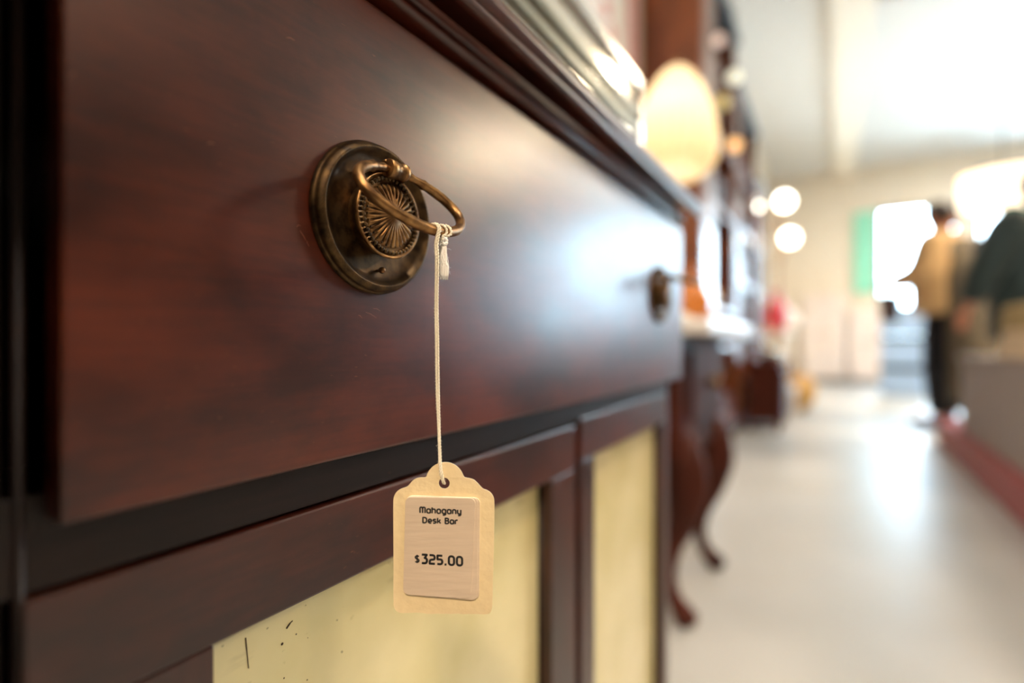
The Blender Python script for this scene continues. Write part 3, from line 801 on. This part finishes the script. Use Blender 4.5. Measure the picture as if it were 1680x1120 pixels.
obj('finial', lathe(B(), [(0, .285), (.006, .287), (.004, .297), (.007, .303), (0, .312)], sc0, 16, tilt=tlt), M['brass'], lampT, smooth='all')
obj('bulb', ball(B(), sc0 + Vector((0, 0, .09)), .022, 14), M['lampbulb'], lampT, smooth='all')
lamp('table_lamp_light', 'POINT', sc0 + Vector((0, 0, .14)), .5, WARM, .03)
# amber vase
av = at(1134, 520, 1.42); av.z = .70
vase = obj('amber_vase', lathe(B(), [(0, 0), (.03, 0), (.034, .006), (.05, .035), (.053, .06), (.045, .09), (.024, .112), (.013, .125), (.010, .14), (.014, .155), (.018, .16), (.014, .16), (.008, .14), (0, .12)], av, 28), M['amber'], smooth='all')
tag(vase, 'amber glazed short-necked vase standing on the white marble table top', 'vase')
av2 = at(1152, 524, 1.52); av2.z = .70
v2 = obj('ceramic_dish', lathe(B(), [(0, 0), (.02, 0), (.022, .006), (.05, .03), (.056, .042), (.052, .042), (.02, .012), (0, .01)], av2, 28), mat('peach_glaze', (222, 160, 110), .25), smooth='all')
tag(v2, 'small peach glazed dish on the far end of the marble table top', 'dish')

# ================================================================ TALL BOOKCASES
def bookcase(label, xf, y0, y1, h, pil, shelves, low, gr, niche=True):
    t = thing('tall_bookcase', label, 'bookcase', ((xf + WL) / 2, (y0 + y1) / 2, 0), group=gr)
    xb = WL + .005; e = .03
    obj('side_panel', bx((xb, y0, .06), (xf, y0 + e, h)), M['walnut'], t, bevel=.003)
    obj('side_panel', bx((xb, y1 - e, .06), (xf, y1, h)), M['walnut'], t, bevel=.003)
    obj('back_panel', bx((xb, y0 + e, .06), (xb + .012, y1 - e, h)), M['darkwood'], t)
    obj('plinth', bx((xb, y0 + .01, 0), (xf - .02, y1 - .01, .06)), M['darkwood'], t)
    obj('cornice', bx((xb, y0 - .02, h), (xf + .03, y1 + .02, h + .06)), M['black'] if pil else M['darkwood'], t, bevel=.012)
    ys = y0 + e
    if pil:
        obj('pilaster', bx((xf - .025, y0 + e, .06), (xf + .004, y0 + e + pil, h)), M['walnutf'], t, bevel=.004)
        ys = y0 + e + pil
    for z in shelves:
        obj('shelf', bx((xb + .012, y0 + e, z - .014), (xf - .004, y1 - e, z + .014)), M['walnutf'], t, bevel=.002)
    if low:
        dn = obj('door', bx((xf - .02, ys, .07), (xf + .002, y1 - e, low)), M['darkwood'], t, bevel=.003)
        obj('knob', ball(B(), Vector((xf + .018, ys + .05, low - .1)), .016, 10), M['brass'], dn, smooth='all')
        obj('inlay', bx((xf + .002, ys + .05, .12), (xf + .006, y1 - e - .05, low - .05)), M['walnutf'], dn, bevel=.003)
    return t
XB = -.44
GR = 'tall wooden bookcases against the left wall'
bookcase('tallest brown wooden bookcase, nearest the mahogany cabinet', XB, 2.80, 3.86, 2.72, .27, [.29, .62, .84, 1.46, 1.9, 2.3], .27, GR)
bookcase('middle of the three brown bookcases, a step lower than the tallest', XB, 3.90, 4.90, 2.42, .12, [.35, .7, 1.1, 1.5, 1.95], .34, GR)
bookcase('farthest and lowest of the three brown bookcases', XB, 4.94, 5.62, 2.02, .10, [.35, .7, 1.1, 1.5], .34, GR)
# contents
def globe(px, py, Z, r, m, label, cat='ornament'):
    p = at(px, py, Z)
    return p
def bowl(p, r, h, m, label, name='bowl', cat='bowl'):
    o = obj(name, lathe(B(), [(0, 0), (r * .4, 0), (r * .45, h * .1), (r * .85, h * .6), (r, h), (r * .93, h), (r * .4, h * .2), (0, h * .15)], p, 24), m, smooth='all')
    return tag(o, label, cat)
M['peach'] = mat('peach_glass', (250, 196, 130), .25); M['palehl'] = mat('pale_highlight', (226, 226, 206), .12, emis=(226, 222, 196), es=1.3)
M['peachhl'] = mat('peach_highlight', (250, 196, 130), .25, emis=(255, 190, 110), es=1.6)
M['yel'] = mat('yellow_highlight', (206, 186, 112), .2, emis=(200, 176, 96), es=.5); M['blush'] = mat('blush_highlight', (226, 200, 188), .2, emis=(226, 196, 180), es=.7)  # emission of the hung balls imitates blurred highlights; they are no lamps
bk = Vector((-.53, 3.40, .854))
bowl(bk, .09, .05, M['white'], 'white shallow bowl on a shelf of the tallest bookcase')
o = obj('peach_ball', ball(B(), bk + Vector((0, 0, .085)), .062, 20), M['peach'], smooth='all'); tag(o, 'peach glass ball resting in the white bowl', 'ornament')
o = obj('orange_box', bx((-.58, 3.34, .304), (-.48, 3.50, .42)), mat('orange_card', (232, 130, 50), .5), bevel=.004); tag(o, 'orange box in the low open niche of the tallest bookcase', 'box')
# glowing balls added in place of blurred highlights on the bookcases
for (px, py, Z, m, r, lb, zt) in ((1180, 66, 2.74, M['blush'], .030, 'blurred highlight made up as a glowing blush bauble, the highest of those hung from the bookcase cornice', 2.72), (1204, 127, 3.2, M['palehl'], .040, 'blurred highlight made up as a glowing pale green-white bauble hung from the bookcase cornice', 2.72),
                              (1185, 168, 2.82, M['yel'], .040, 'blurred highlight made up as a glowing yellow bauble hung low from the bookcase cornice', 2.72), (1205, 238, 3.25, M['peachhl'], .038, 'blurred highlight made up as a glowing peach bauble, the lowest hung from the bookcase cornice', 2.72)):
    p = onx(px, py, XB + .06 + (.0 if r > .035 else .01)); 
    t = thing('highlight_ball', lb, 'glint', p, group='glowing balls standing in for highlights on the bookcase')
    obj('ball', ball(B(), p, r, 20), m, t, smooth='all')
    obj('cord', tube(B(), [p + Vector((0, 0, r)), Vector((p.x, p.y, zt + .005)), Vector((p.x - .045, p.y, zt + .03))], .002, 6), M['black'], t)
for (y, z, w_, h_, c, lb) in ((3.3, 1.474, .2, .34, (24, 22, 26), 'black lacquer box on the eye-level shelf of the tallest bookcase'), (3.62, 1.474, .16, .26, (60, 40, 30), 'brown leather case beside the black lacquer box'),
                        (3.4, 1.914, .3, .30, (22, 26, 34), 'dark blue trunk on the upper shelf of the tallest bookcase'), (4.3, 1.514, .3, .3, (36, 30, 30), 'dark case on a shelf of the middle bookcase'), (4.5, 1.114, .25, .22, (110, 60, 40), 'russet box on a shelf of the middle bookcase'),
                        (5.25, 1.114, .24, .25, (70, 44, 34), 'brown box on a shelf of the farthest bookcase')):
    t = thing('storage_box', lb, 'box', (-.6, y, z))
    mm_ = mat('box_cover', c, .4)
    obj('body', bx((-.70, y - w_ / 2, z), (-.50, y + w_ / 2, z + h_ * .8)), mm_, t, bevel=.004)
    obj('lid', bx((-.704, y - w_ / 2 - .004, z + h_ * .8), (-.496, y + w_ / 2 + .004, z + h_)), mm_, t, bevel=.004)
# silver bowls on a low stool beside (round highlights)
g1 = thing('bedside_cupboard', 'small dark cupboard standing in front of the middle bookcase', 'cupboard', (-.28, 4.3, 0))
obj('carcass', bx((-.40, 4.08, .07), (-.17, 4.6, .48)), M['darkwood'], g1, bevel=.006)
obj('cupboard_top', bx((-.405, 4.06, .48), (-.15, 4.62, .505)), M['darkwood'], g1, bevel=.004)
obj('door', bx((-.17, 4.12, .10), (-.155, 4.56, .45)), M['darkwood'], g1, bevel=.004)
for q in ((-.38, 4.11), (-.20, 4.11), (-.38, 4.57), (-.20, 4.57)): obj('leg', tube(B(), [(q[0], q[1], 0), (q[0], q[1], .07)], lambda t: .014 + .008 * t, 10), M['darkwood'], g1)
bowl(Vector((-.27, 4.2, .505)), .075, .08, M['chrome'], 'polished silver bowl on the small dark cupboard, nearer one')
bowl(Vector((-.25, 4.45, .505)), .06, .07, M['chrome'], 'polished silver bowl on the small dark cupboard, farther one')

# ================================================================ GOODS BEYOND THE BOOKCASES
fl = thing('globe_floor_lamp', 'brass floor lamp with three lit white globes beyond the bookcases', 'lamp', (-.25, 5.9, 0))
P3 = [at(1287, 330, 5.1), at(1296, 390, 5.1), at(1243, 340, 5.1)]
bp_ = Vector((P3[0].x - .05, P3[0].y, 0)); fl.location = bp_; ORG[fl] = bp_
obj('base', lathe(B(), [(0, 0), (.14, 0), (.14, .015), (.03, .03), (.012, .06), (0, .06)], bp_, 24), M['brass'], fl, smooth='all')
obj('pole', tube(B(), [bp_ + Vector((0, 0, .05)), bp_ + Vector((0, 0, 1.95))], .011, 10), M['brass'], fl, smooth='all')
for p, r in zip(P3, (.075, .072, .045)):
    obj('arm', tube(B(), [bp_ + Vector((0, 0, p.z - .28)), (bp_ + Vector((0, 0, p.z - .2))).lerp(p + Vector((0, 0, -.1)), .5), p + Vector((0, 0, -r))], .007, 8), M['brass'], fl, smooth='all')
    obj('globe', ball(B(), p, r, 20), M['bulb'], fl, smooth='all')
con = thing('white_console', 'white painted console table beyond the bookcases, crowded with ornaments', 'table', (-.4, 6.6, 0))
cx0, cx1, cy0, cy1 = -.76, -.28, 6.1, 7.3
obj('table_top', bx((cx0, cy0, .72), (cx1, cy1, .76)), M['white'], con, bevel=.006)
obj('shelf', bx((cx0 + .03, cy0 + .03, .2), (cx1 - .03, cy1 - .03, .23)), M['white'], con, bevel=.004)
for q in ((cx0 + .03, cy0 + .03), (cx1 - .03, cy0 + .03), (cx0 + .03, cy1 - .03), (cx1 - .03, cy1 - .03)):
    obj('leg', tube(B(), [(q[0], q[1], 0), (q[0], q[1], .2), (q[0], q[1], .72)], lambda t: .018 + .008 * t, 10), M['white'], con)
rv = at(1270, 470, 5.75)
o = obj('crimson_vase', lathe(B(), [(0, 0), (.06, 0), (.07, .02), (.11, .12), (.12, .2), (.09, .3), (.045, .38), (.055, .44), (.045, .44), (.03, .36), (0, .3)], (-.40, 6.35, .76), 28), mat('crimson_glaze', (190, 14, 48), .25), smooth='all'); tag(o, 'crimson glazed vase on the white console table', 'vase')
o = obj('ball_ornament', ball(B(), Vector((-.33, 6.75, .90)), .14, 20, (1, 1, 1)), M['white'], smooth='all'); tag(o, 'large white ball ornament on the console beside the crimson vase', 'ornament')
o = obj('storage_basket', lathe(B(), [(0, 0), (.12, 0), (.14, .03), (.16, .12), (.155, .2), (.14, .2), (.14, .1), (.1, .03), (0, .03)], (-.5, 6.6, .23), 24), M['wicker'], smooth='all'); tag(o, 'tan basket on the lower shelf of the white console', 'basket')
o = obj('linen_stack', bx((-.70, 6.9, .76), (-.38, 7.25, .96)), M['linen'], bevel=.02); tag(o, 'stack of folded beige linen at the far end of the white console', 'linen')
wb = at(1296, 648, 4.9)
wk = thing('wicker_ball_basket', 'round golden wicker basket on the floor in front of the white console', 'basket', (wb.x + .02, wb.y, 0))
c0 = Vector((wb.x + .02, wb.y, 0))
pr = [(0, 0), (.09, 0), (.13, .03), (.17, .11), (.175, .18), (.15, .25), (.12, .29), (.11, .29), (.14, .25), (.16, .18), (.15, .11), (.11, .04), (0, .03)]
obj('body', lathe(B(), [(a * 1.15, b * 1.15) for a, b in pr], c0, 28), M['wicker'], wk, smooth='all')
obj('handle', tube(B(), [c0 + Vector((0, .138 * math.cos(a), .31 + .14 * math.sin(a))) for a in [k * math.pi / 12 for k in range(13)]], .009, 8), M['wicker'], wk, smooth='all')
st_ = thing('foot_stool', 'small white foot stool just beyond the dark cupboard', 'stool', (-.25, 4.85, 0))
obj('seat', bx((-.4, 4.72, .24), (-.12, 4.98, .28)), M['white'], st_, bevel=.01)
for q in ((-.38, 4.74), (-.14, 4.74), (-.38, 4.96), (-.14, 4.96)): obj('leg', tube(B(), [(q[0], q[1], 0), (q[0], q[1], .24)], .014, 8), M['white'], st_)
# white cupboards along the far wall
wc = thing('white_cupboard', 'white cupboard against the far wall left of the glass door', 'cupboard', (.0, 9.6, 0), group='white cupboards on the far wall')
def wcup(t, x0, x1, h, m):
    obj('carcass', bx((x0, 9.35, .08), (x1, 9.97, h)), m, t, bevel=.01); obj('plinth', bx((x0 + .02, 9.4, 0), (x1 - .02, 9.97, .08)), M['grey'], t)
    w2 = (x1 - x0) / 2
    for k in (0, 1):
        d = obj('door', bx((x0 + .02 + k * w2, 9.33, .12), (x0 + (k + 1) * w2 - .02, 9.35, h - .06)), m, t, bevel=.006)
        obj('knob', ball(B(), Vector((x0 + w2 + (.06 if k else -.06), 9.315, h * .55)), .02, 10), M['brass'], d)
M['blushp'] = mat('pale_pink_paint', (236, 220, 208), .6)
wcup(wc, -.3, .28, 1.38, M['blushp'])
wc2 = thing('white_cupboard', 'second white cupboard at the far wall, lower, in front of the glass door edge', 'cupboard', (.6, 9.6, 0), group='white cupboards on the far wall')
wcup(wc2, .32, .76, 1.15, M['blushp'])
bn = thing('mint_banner', 'mint green cloth banner hanging left of the glass door', 'banner', (.55, 9.95, 1.4))
obj('cloth', bx((.41, 9.93, 1.42), (.70, 9.945, 2.72)), M['greencloth'], bn); obj('rod', tube(B(), [(.38, 9.94, 2.73), (.73, 9.94, 2.73)], .012, 8), M['white'], bn)
# pale blue bins by the door
for (z, lb) in ((.0, 'pale blue storage bin by the glass door, bottom of its stack'), (.36, 'pale blue storage bin by the glass door, middle of its stack'), (.72, 'pale blue storage bin by the glass door, top of its stack')):
    q = at(1482, 600, 6.2); x, y = q.x, q.y
    t = thing('storage_bin', lb, 'bin', (x, y, z), group='pale blue bins by the door')
    obj('tub', bx((x - .22, y - .16, z), (x + .22, y + .16, z + .30)), M['paleblue'], t, bevel=.02)
    obj('lid', bx((x - .235, y - .175, z + .30), (x + .235, y + .175, z + .355)), M['navy'] if z < .7 else M['paleblue'], t, bevel=.015)

# ================================================================ RIGHT-HAND DISPLAY BENCH
bn = thing('display_bench', 'pale grey display bench with crimson carpeted kick board along the aisle', 'bench', (.78, 2.6, 0))
obj('kick_board', bx((.70, .9, 0), (.86, 4.20, .16)), M['red'], bn, bevel=.006)
obj('front_panel', bx((.735, .92, .16), (.755, 3.7, .55)), M['palegrey'], bn, bevel=.003)
obj('end_panel', bx((.755, 3.68, .16), (.84, 3.7, .55)), M['palegrey'], bn, bevel=.003)
obj('bench_top', bx((.72, .9, .55), (.86, 3.72, .58)), M['palegrey'], bn, bevel=.006)
obj('back_panel', bx((.84, .92, .16), (.852, 3.68, .55)), M['palegrey'], bn)
for k, (y, m, lb, h) in enumerate(((2.78, M['linen'], 'beige folded blanket at the far end of the grey bench, lowest', .12), (2.78, M['khaki'], 'khaki folded blanket lying on the beige one', .10), (2.3, M['linen'], 'cream folded quilt on the grey bench beside the blankets', .16))):
    z0 = .58 + (.12 if k == 1 else 0)
    t = thing('folded_blanket', lb, 'blanket', (.79, y, z0), group='folded blankets on the bench')
    n = 3
    for q in range(n): obj('fold', bx((.74 + .004 * q, y - .2 + .005 * q, z0 + h * q / n), (.85, y + .2 - .006 * q, z0 + h * (q + .96) / n)), m, t, bevel=.012)

# ================================================================ CEILING FIXTURES, SOME ADDED AS FILL
for i, (Lc, e, c, s) in enumerate(LAMPS):
    lb = ['round ceiling lamp with warm diffuser over the aisle, outside the left wall bookcases', 'warm pendant lamp hanging low at the right of the shop', 'round ceiling lamp behind the viewer',
          'unseen fill lamp added at the right near the viewer', 'unseen fill lamp added in front of the big window', 'larger unseen fill lamp added to brighten the far end, nearest the glass door', 'larger unseen fill lamp added to brighten the far end, over the shoppers', 'round ceiling lamp over the aisle beside the mahogany cabinet'][i]
    t = thing('ceiling_light', lb, 'lamp', Lc)
    C_ = Vector(Lc)
    obj('housing', lathe(B(), [(s * .4, .08), (s, .06), (s * 1.04, 0), (s * .98, -.02), (s * .96, 0), (0, 0.02), (0, .08)], C_, 32), M['white'], t, smooth=True)
    if Lc[2] < 3.3: obj('cord', tube(B(), [C_ + Vector((0, 0, .08)), Vector((Lc[0], Lc[1], H))], .006, 8), M['black'], t)
    obj('diffuser', lathe(B(), [(0, .0), (s * .94, .0), (s * .94, -.012), (s * .7, -.022), (0, -.026)], C_, 32), M['lampwarm'] if c != NEUT else M['lampcool'], t, smooth=True)
pp = at(1645, 312, 4.6)
pd = thing('drum_pendant', 'large glowing drum pendant lamp above the two shoppers', 'lamp', pp)
obj('drum', lathe(B(), [(.30, -.14), (.30, .14), (.27, .14), (.27, -.12), (0, -.12), (0, -.14)], pp, 40), M['drumglow'], pd, smooth=True)
obj('cord', tube(B(), [pp + Vector((0, 0, -.12)), Vector((pp.x, pp.y, H))], .006, 8), M['black'], pd)

# ================================================================ PEOPLE
def skin_obj(name, verts, edges, m, parent, sub=2, label=None):
    """verts: (x, y, z, rx[, ry]); the first is the root"""
    me = bpy.data.meshes.new(name)
    o0 = Vector(verts[0][:3])
    me.from_pydata([Vector(v[:3]) - o0 for v in verts], edges, [])
    o = bpy.data.objects.new(name, me); COL.objects.link(o); o.parent = parent; o.location = o0 - ORG[parent]; ORG[o] = o0
    md = o.modifiers.new('skin', 'SKIN'); md.use_smooth_shade = True; md.branch_smoothing = .6
    for i, v in enumerate(verts):
        r = (v[3], v[4] if len(v) > 4 else v[3]); me.skin_vertices[0].data[i].radius = r
        me.skin_vertices[0].data[i].use_root = (i == 0)
    s_ = o.modifiers.new('sub', 'SUBSURF'); s_.levels = sub; s_.render_levels = sub
    me.materials.append(m)
    if label: o['label'] = label
    return o
def person(label, loc, rotz, h, J, cl):
    """J: joints in the figure's frame (x right, y forward, z up) for a body of height 1.7; cl: clothing materials"""
    t = thing('person', label, 'person', loc, rotz, local=True)
    k = h / 1.7
    S = lambda p, *r: (p[0] * k, p[1] * k, p[2] * k) + tuple(q * k for q in r)
    pel, ch, nk, hd = J['pelvis'], J['chest'], J['neck'], J['head']
    def mid(a, b_, t_=.5): return tuple(a[i] + (b_[i] - a[i]) * t_ for i in range(3))
    # body: one skinned surface
    V = [S(pel, .13, .10), S(mid(pel, ch), .12, .09), S(ch, .15, .10), S(mid(ch, nk, .8), .09, .07), S(nk, .055), S(mid(nk, hd, .5), .052)]
    E = [(0, 1), (1, 2), (2, 3), (3, 4), (4, 5)]
    for s_ in ('L', 'R'):
        b0 = len(V); sh, el, wr = J['sh' + s_], J['el' + s_], J['wr' + s_]; hp, kn, an, to = J['hip' + s_], J['kn' + s_], J['an' + s_], J['toe' + s_]
        V += [S(sh, .055), S(mid(sh, el), .048), S(el, .040), S(mid(el, wr), .036), S(wr, .026, .022)]
        E += [(3, b0), (b0, b0 + 1), (b0 + 1, b0 + 2), (b0 + 2, b0 + 3), (b0 + 3, b0 + 4)]
        c0_ = len(V)
        V += [S(hp, .085), S(mid(hp, kn), .075), S(kn, .055), S(mid(kn, an, .35), .052), S(an, .036), S(to, .035, .025)]
        E += [(0, c0_), (c0_, c0_ + 1), (c0_ + 1, c0_ + 2), (c0_ + 2, c0_ + 3), (c0_ + 3, c0_ + 4), (c0_ + 4, c0_ + 5)]
        # hand: palm and five fingers in the same surface
        d = (Vector(wr) - Vector(el)).normalized(); side = d.cross(Vector((0, 0, 1))); side = side.normalized() if side.length > .1 else Vector((1, 0, 0)); nrm = side.cross(d)
        w0 = Vector(wr); pm = len(V)
        V.append(S(tuple(w0 + d * .05), .036, .016)); E.append((b0 + 4, pm))
        for q, (o_, l_) in enumerate(((-.030, .060), (-.011, .072), (.010, .068), (.029, .052))):
            a0 = w0 + d * .085 + side * o_; i0 = len(V)
            V += [S(tuple(a0), .010), S(tuple(a0 + d * l_ * .5 - nrm * .008), .009), S(tuple(a0 + d * l_ * .9 - nrm * .03), .007)]; E += [(pm, i0), (i0, i0 + 1), (i0 + 1, i0 + 2)]
        i0 = len(V); a0 = w0 + d * .035 - side * .036
        V += [S(tuple(a0), .012), S(tuple(a0 + d * .03 - side * .018 - nrm * .01), .010), S(tuple(a0 + d * .055 - side * .022 - nrm * .02), .008)]; E += [(pm, i0), (i0, i0 + 1), (i0 + 1, i0 + 2)]
    skin_obj('body', V, E, M['skin'], t, 1)
    # head, with features; frame follows the gaze
    g = Vector(J['gaze']).normalized(); rt = g.cross(Vector((0, 0, 1))).normalized(); up = rt.cross(g)
    R3 = Matrix((rt, g, up)).transposed()
    hc = Vector(hd) * k
    bm = B(); bmesh.ops.create_uvsphere(bm, u_segments=28, v_segments=20, radius=1)
    for v in bm.verts:
        x, y, z = v.co
        w_ = .074 * (1 - .18 * max(0, -z)); yy = y * .092; zz = z * .115
        if y > 0 and z < -.1: yy *= .96
        if z < -.5 and y > 0: yy += .012
        if y > .6: # eye sockets
            for ex in (-.42, .42):
                dd = ((x - ex) ** 2 + (z - .05) ** 2); yy -= .010 * math.exp(-dd / .02)
            yy += .024 * math.exp(-(x * x) / .012 - ((z + .2) ** 2) / .03)
            yy += .006 * math.exp(-(x * x) / .06 - ((z + .52) ** 2) / .006)
        v.co = R3 @ (Vector((x * w_, yy, zz)) * k) + hc
    hdo = obj('head', bm, M['skin'], t, smooth='all')
    bm = B()
    for ex in (-1, 1): ball(bm, R3 @ (Vector((ex * .030, .078, .006)) * k) + hc, .012 * k, 10)
    obj('eyes', bm, mat('eye', (40, 30, 26), .2), hdo, smooth='all')
    bm = B(); ball(bm, R3 @ (Vector((0, .087, -.058)) * k) + hc, .02 * k, 10, (1.1, .4, .35)); obj('mouth', bm, mat('lips', (150, 74, 66), .5), hdo, smooth='all')
    bm = B()
    for ex in (-1, 1): ball(bm, R3 @ (Vector((ex * .076, -.005, -.005)) * k) + hc, .028 * k, 10, (.35, .6, 1))
    obj('ears', bm, M['skin'], hdo, smooth='all')
    bm = B(); bmesh.ops.create_uvsphere(bm, u_segments=28, v_segments=20, radius=1)
    kill = []
    for v in bm.verts:
        x, y, z = v.co
        if y > .25 and z < .42 - .0 * y: kill.append(v); continue
        if z < -.75 and cl.get('short'): kill.append(v); continue
        lump = 1 + .04 * math.sin(x * 9 + z * 7) * math.cos(y * 8)
        zz = z * .128 if z > 0 else z * (.125 if cl.get('short') else .24)
        v.co = R3 @ (Vector((x * .088 * lump, y * .104 * lump - .008, zz + .006)) * k) + hc
    bmesh.ops.delete(bm, geom=kill, context='VERTS')
    ho = obj('hair', bm, cl['hair'], t, smooth='all'); sm = ho.modifiers.new('thick', 'SOLIDIFY'); sm.thickness = .012
    # jacket
    jr = cl.get('bulk', 1.0)
    hem = J.get('hem', mid(pel, ch, -.25))
    j2 = min(jr, 1.35); bm = B(); rings = []
    for p, rx, ry in ((hem, .160 * jr, .125 * jr), (mid(hem, ch, .12), .166 * jr, .128 * jr), (mid(hem, ch, .55), .160 * jr, .120 * jr), (ch, .165 * jr, .118 * jr), (mid(ch, nk, .4), .170 * j2, .105 * j2),
                      (mid(ch, nk, .62), .165 * j2, .095 * j2), (mid(ch, nk, .84), .125 * j2, .088 * j2), (mid(ch, nk, .93), .075, .07), (mid(ch, nk, 1.05), .068, .066)):
        rings.append([bm.verts.new(Vector((p[0] + rx * math.cos(a) * (1 + .02 * math.sin(5 * a)), p[1] + ry * math.sin(a), p[2])) * k) for a in [q * 2 * math.pi / 28 for q in range(28)]])
    for A_, C_ in zip(rings[:-1], rings[1:]):
        for q in range(28): bm.faces.new((A_[q], A_[(q + 1) % 28], C_[(q + 1) % 28], C_[q]))
    bm.faces.new(rings[0][::-1]); bm.faces.new(rings[-1])
    jk = obj('jacket', bm, cl['jacket'], t, smooth='all')
    for s_ in ('L', 'R'):
        sh, el, wr = J['sh' + s_], J['el' + s_], J['wr' + s_]
        V = [S(mid(sh, nk, .32), .074 * j2), S(mid(sh, el, .12), .074 * jr), S(mid(sh, el, .7), .060 * jr), S(mid(el, wr, .08), .056 * jr), S(mid(el, wr, .55), .050 * jr), S(mid(el, wr, .93), .044 * jr)]
        skin_obj('sleeve', V, [(q, q + 1) for q in range(5)], cl['jacket'], jk, 2)
    V = [S(pel, .15, .115), S(mid(pel, ch, .2), .14, .11)]; E = [(0, 1)]
    for s_ in ('L', 'R'):
        b0 = len(V); hp, kn, an = J['hip' + s_], J['kn' + s_], J['an' + s_]
        V += [S(hp, .10), S(mid(hp, kn), .092), S(kn, .078), S(mid(kn, an), .074), S(mid(kn, an, .97), .07)]; E += [(0, b0)] + [(b0 + q, b0 + q + 1) for q in range(4)]
    skin_obj('trousers', V, E, cl['trousers'], t, 2)
    for s_ in ('L', 'R'):
        an, to = Vector(J['an' + s_]), Vector(J['toe' + s_]); d = (to - an); d.z = 0; d.normalize()
        z0 = to.z - .03
        V = [S((an.x, an.y, z0 + .05), .045, .05), S(tuple(an - d * .05 + Vector((0, 0, z0 + .04 - an.z))), .04, .035), S(tuple(an + d * .10 + Vector((0, 0, z0 + .035 - an.z))), .043, .033), S(tuple(an + d * .19 + Vector((0, 0, z0 + .028 - an.z))), .036, .024)]
        skin_obj('shoe', V, [(0, 1), (0, 2), (2, 3)], cl['shoe' + s_], t, 2)
    return t, k, S
def joints(**kw):
    J = dict(pelvis=(0, 0, .92), chest=(0, .02, 1.24), neck=(0, .0, 1.46), head=(0, .03, 1.585), gaze=(0, 1, -.1),
             shL=(-.18, 0, 1.39), shR=(.18, 0, 1.39), elL=(-.24, -.02, 1.12), elR=(.24, -.02, 1.12), wrL=(-.22, .10, .90), wrR=(.22, .10, .90),
             hipL=(-.09, 0, .88), hipR=(.09, 0, .88), knL=(-.10, .03, .48), knR=(.10, .03, .48), anL=(-.10, 0, .08), anR=(.10, 0, .08), toeL=(-.12, .15, .03), toeR=(.12, .15, .03))
    J.update(kw); return J
fA = at(1552, 560, 3.85)
# person in tan: stands beyond the bench, turned to the left and looking down at what the hands hold
JA = joints(neck=(0, .0, 1.45), head=(0, .03, 1.57), gaze=(.1, .8, -.6), chest=(0, .03, 1.23), elL=(-.27, .06, 1.13), elR=(.25, .08, 1.13), wrL=(-.10, .32, 1.10), wrR=(.12, .32, 1.08),
            toeL=(-.12, .16, .03))
pa_, k, S = person('person in tan knit jacket and black trousers looking down, standing in the aisle', (fA.x, fA.y, 0), math.radians(62), 1.72, JA,
       dict(hair=M['hair'], short=True, jacket=M['tan'], trousers=M['trouser'], shoeL=M['shoe'], shoeR=M['shoe'], bulk=1.6))
# long olive coat worn over the shoulders at the back
bm = B(); n = 24
rings = []
for z, rx, ry, yo in ((1.38, .17, .12, -.07), (1.15, .21, .16, -.09), (.9, .23, .18, -.11), (.6, .25, .2, -.13), (.22, .27, .21, -.15)):
    rings.append([bm.verts.new(Vector((rx * math.sin(a), yo - ry * math.cos(a) * 1.0, z + .0)) * k) for a in [(-1.75 + 3.5 * q / n) for q in range(n + 1)]])
for A_, C_ in zip(rings[:-1], rings[1:]):
    for q in range(n): bm.faces.new((A_[q], A_[q + 1], C_[q + 1], C_[q]))
co = obj('long_coat', bm, M['olive'], pa_, smooth='all'); sm = co.modifiers.new('thick', 'SOLIDIFY'); sm.thickness = .02
V = [S((0, -.17, 1.22), .13, .08), S((0, -.17, 1.36), .10, .06), S((0, -.18, 1.02), .13, .09)]
skin_obj('backpack', V, [(0, 1), (0, 2)], M['navy'], pa_, 2, 'navy backpack')
bagA = thing('shoulder_bag', 'dark brown bag held in front by the person in the tan jacket', 'bag', (fA.x, fA.y, .94), math.radians(62), local=True)
V = [(0, .36, .0, .13, .06), (0, .36, .10, .10, .045), (0, .36, -.14, .14, .07)]
skin_obj('body', V, [(0, 1), (0, 2)], mat('dark_brown_leather', (70, 44, 38), .5), bagA, 2)
obj('strap', tube(B(), [(-.07, .36, .14), (-.06, .34, .22), (0, .33, .25), (.06, .34, .22), (.07, .36, .14)], .010, 8), mat('strap_leather', (52, 34, 30), .5), bagA, smooth='all')
# person in dark green, behind the bench at the right edge
fB = at(1714, 560, 2.78)
JB = joints(gaze=(.1, 1, -.3), elL=(-.33, .02, 1.12), wrL=(-.34, .12, .90), elR=(.30, .04, 1.10), wrR=(.20, .26, 1.02), hem=(0, 0, .70))
pb_, k, S = person('person in bulky dark green jacket and teal scarf standing behind the grey bench', (fB[0], fB[1], 0), math.radians(35), 1.60, JB,
       dict(hair=M['hair'], short=False, jacket=M['green'], trousers=mat('brown_trousers', (96, 60, 44), .8), shoeL=M['black'], shoeR=M['black'], bulk=1.65))
for z, r, m, nm in ((1.43, .150, M['teal'], 'scarf'), (1.37, .185, M['khaki'], 'shawl')):
    obj(nm, tube(B(), [Vector((r * math.cos(a), r * .75 * math.sin(a) + .02, z + .02 * math.sin(a * 3)))* k for a in [q * 2 * math.pi / 24 for q in range(24)]], .05 * k, 10, closed=True), m, pb_, smooth='all')
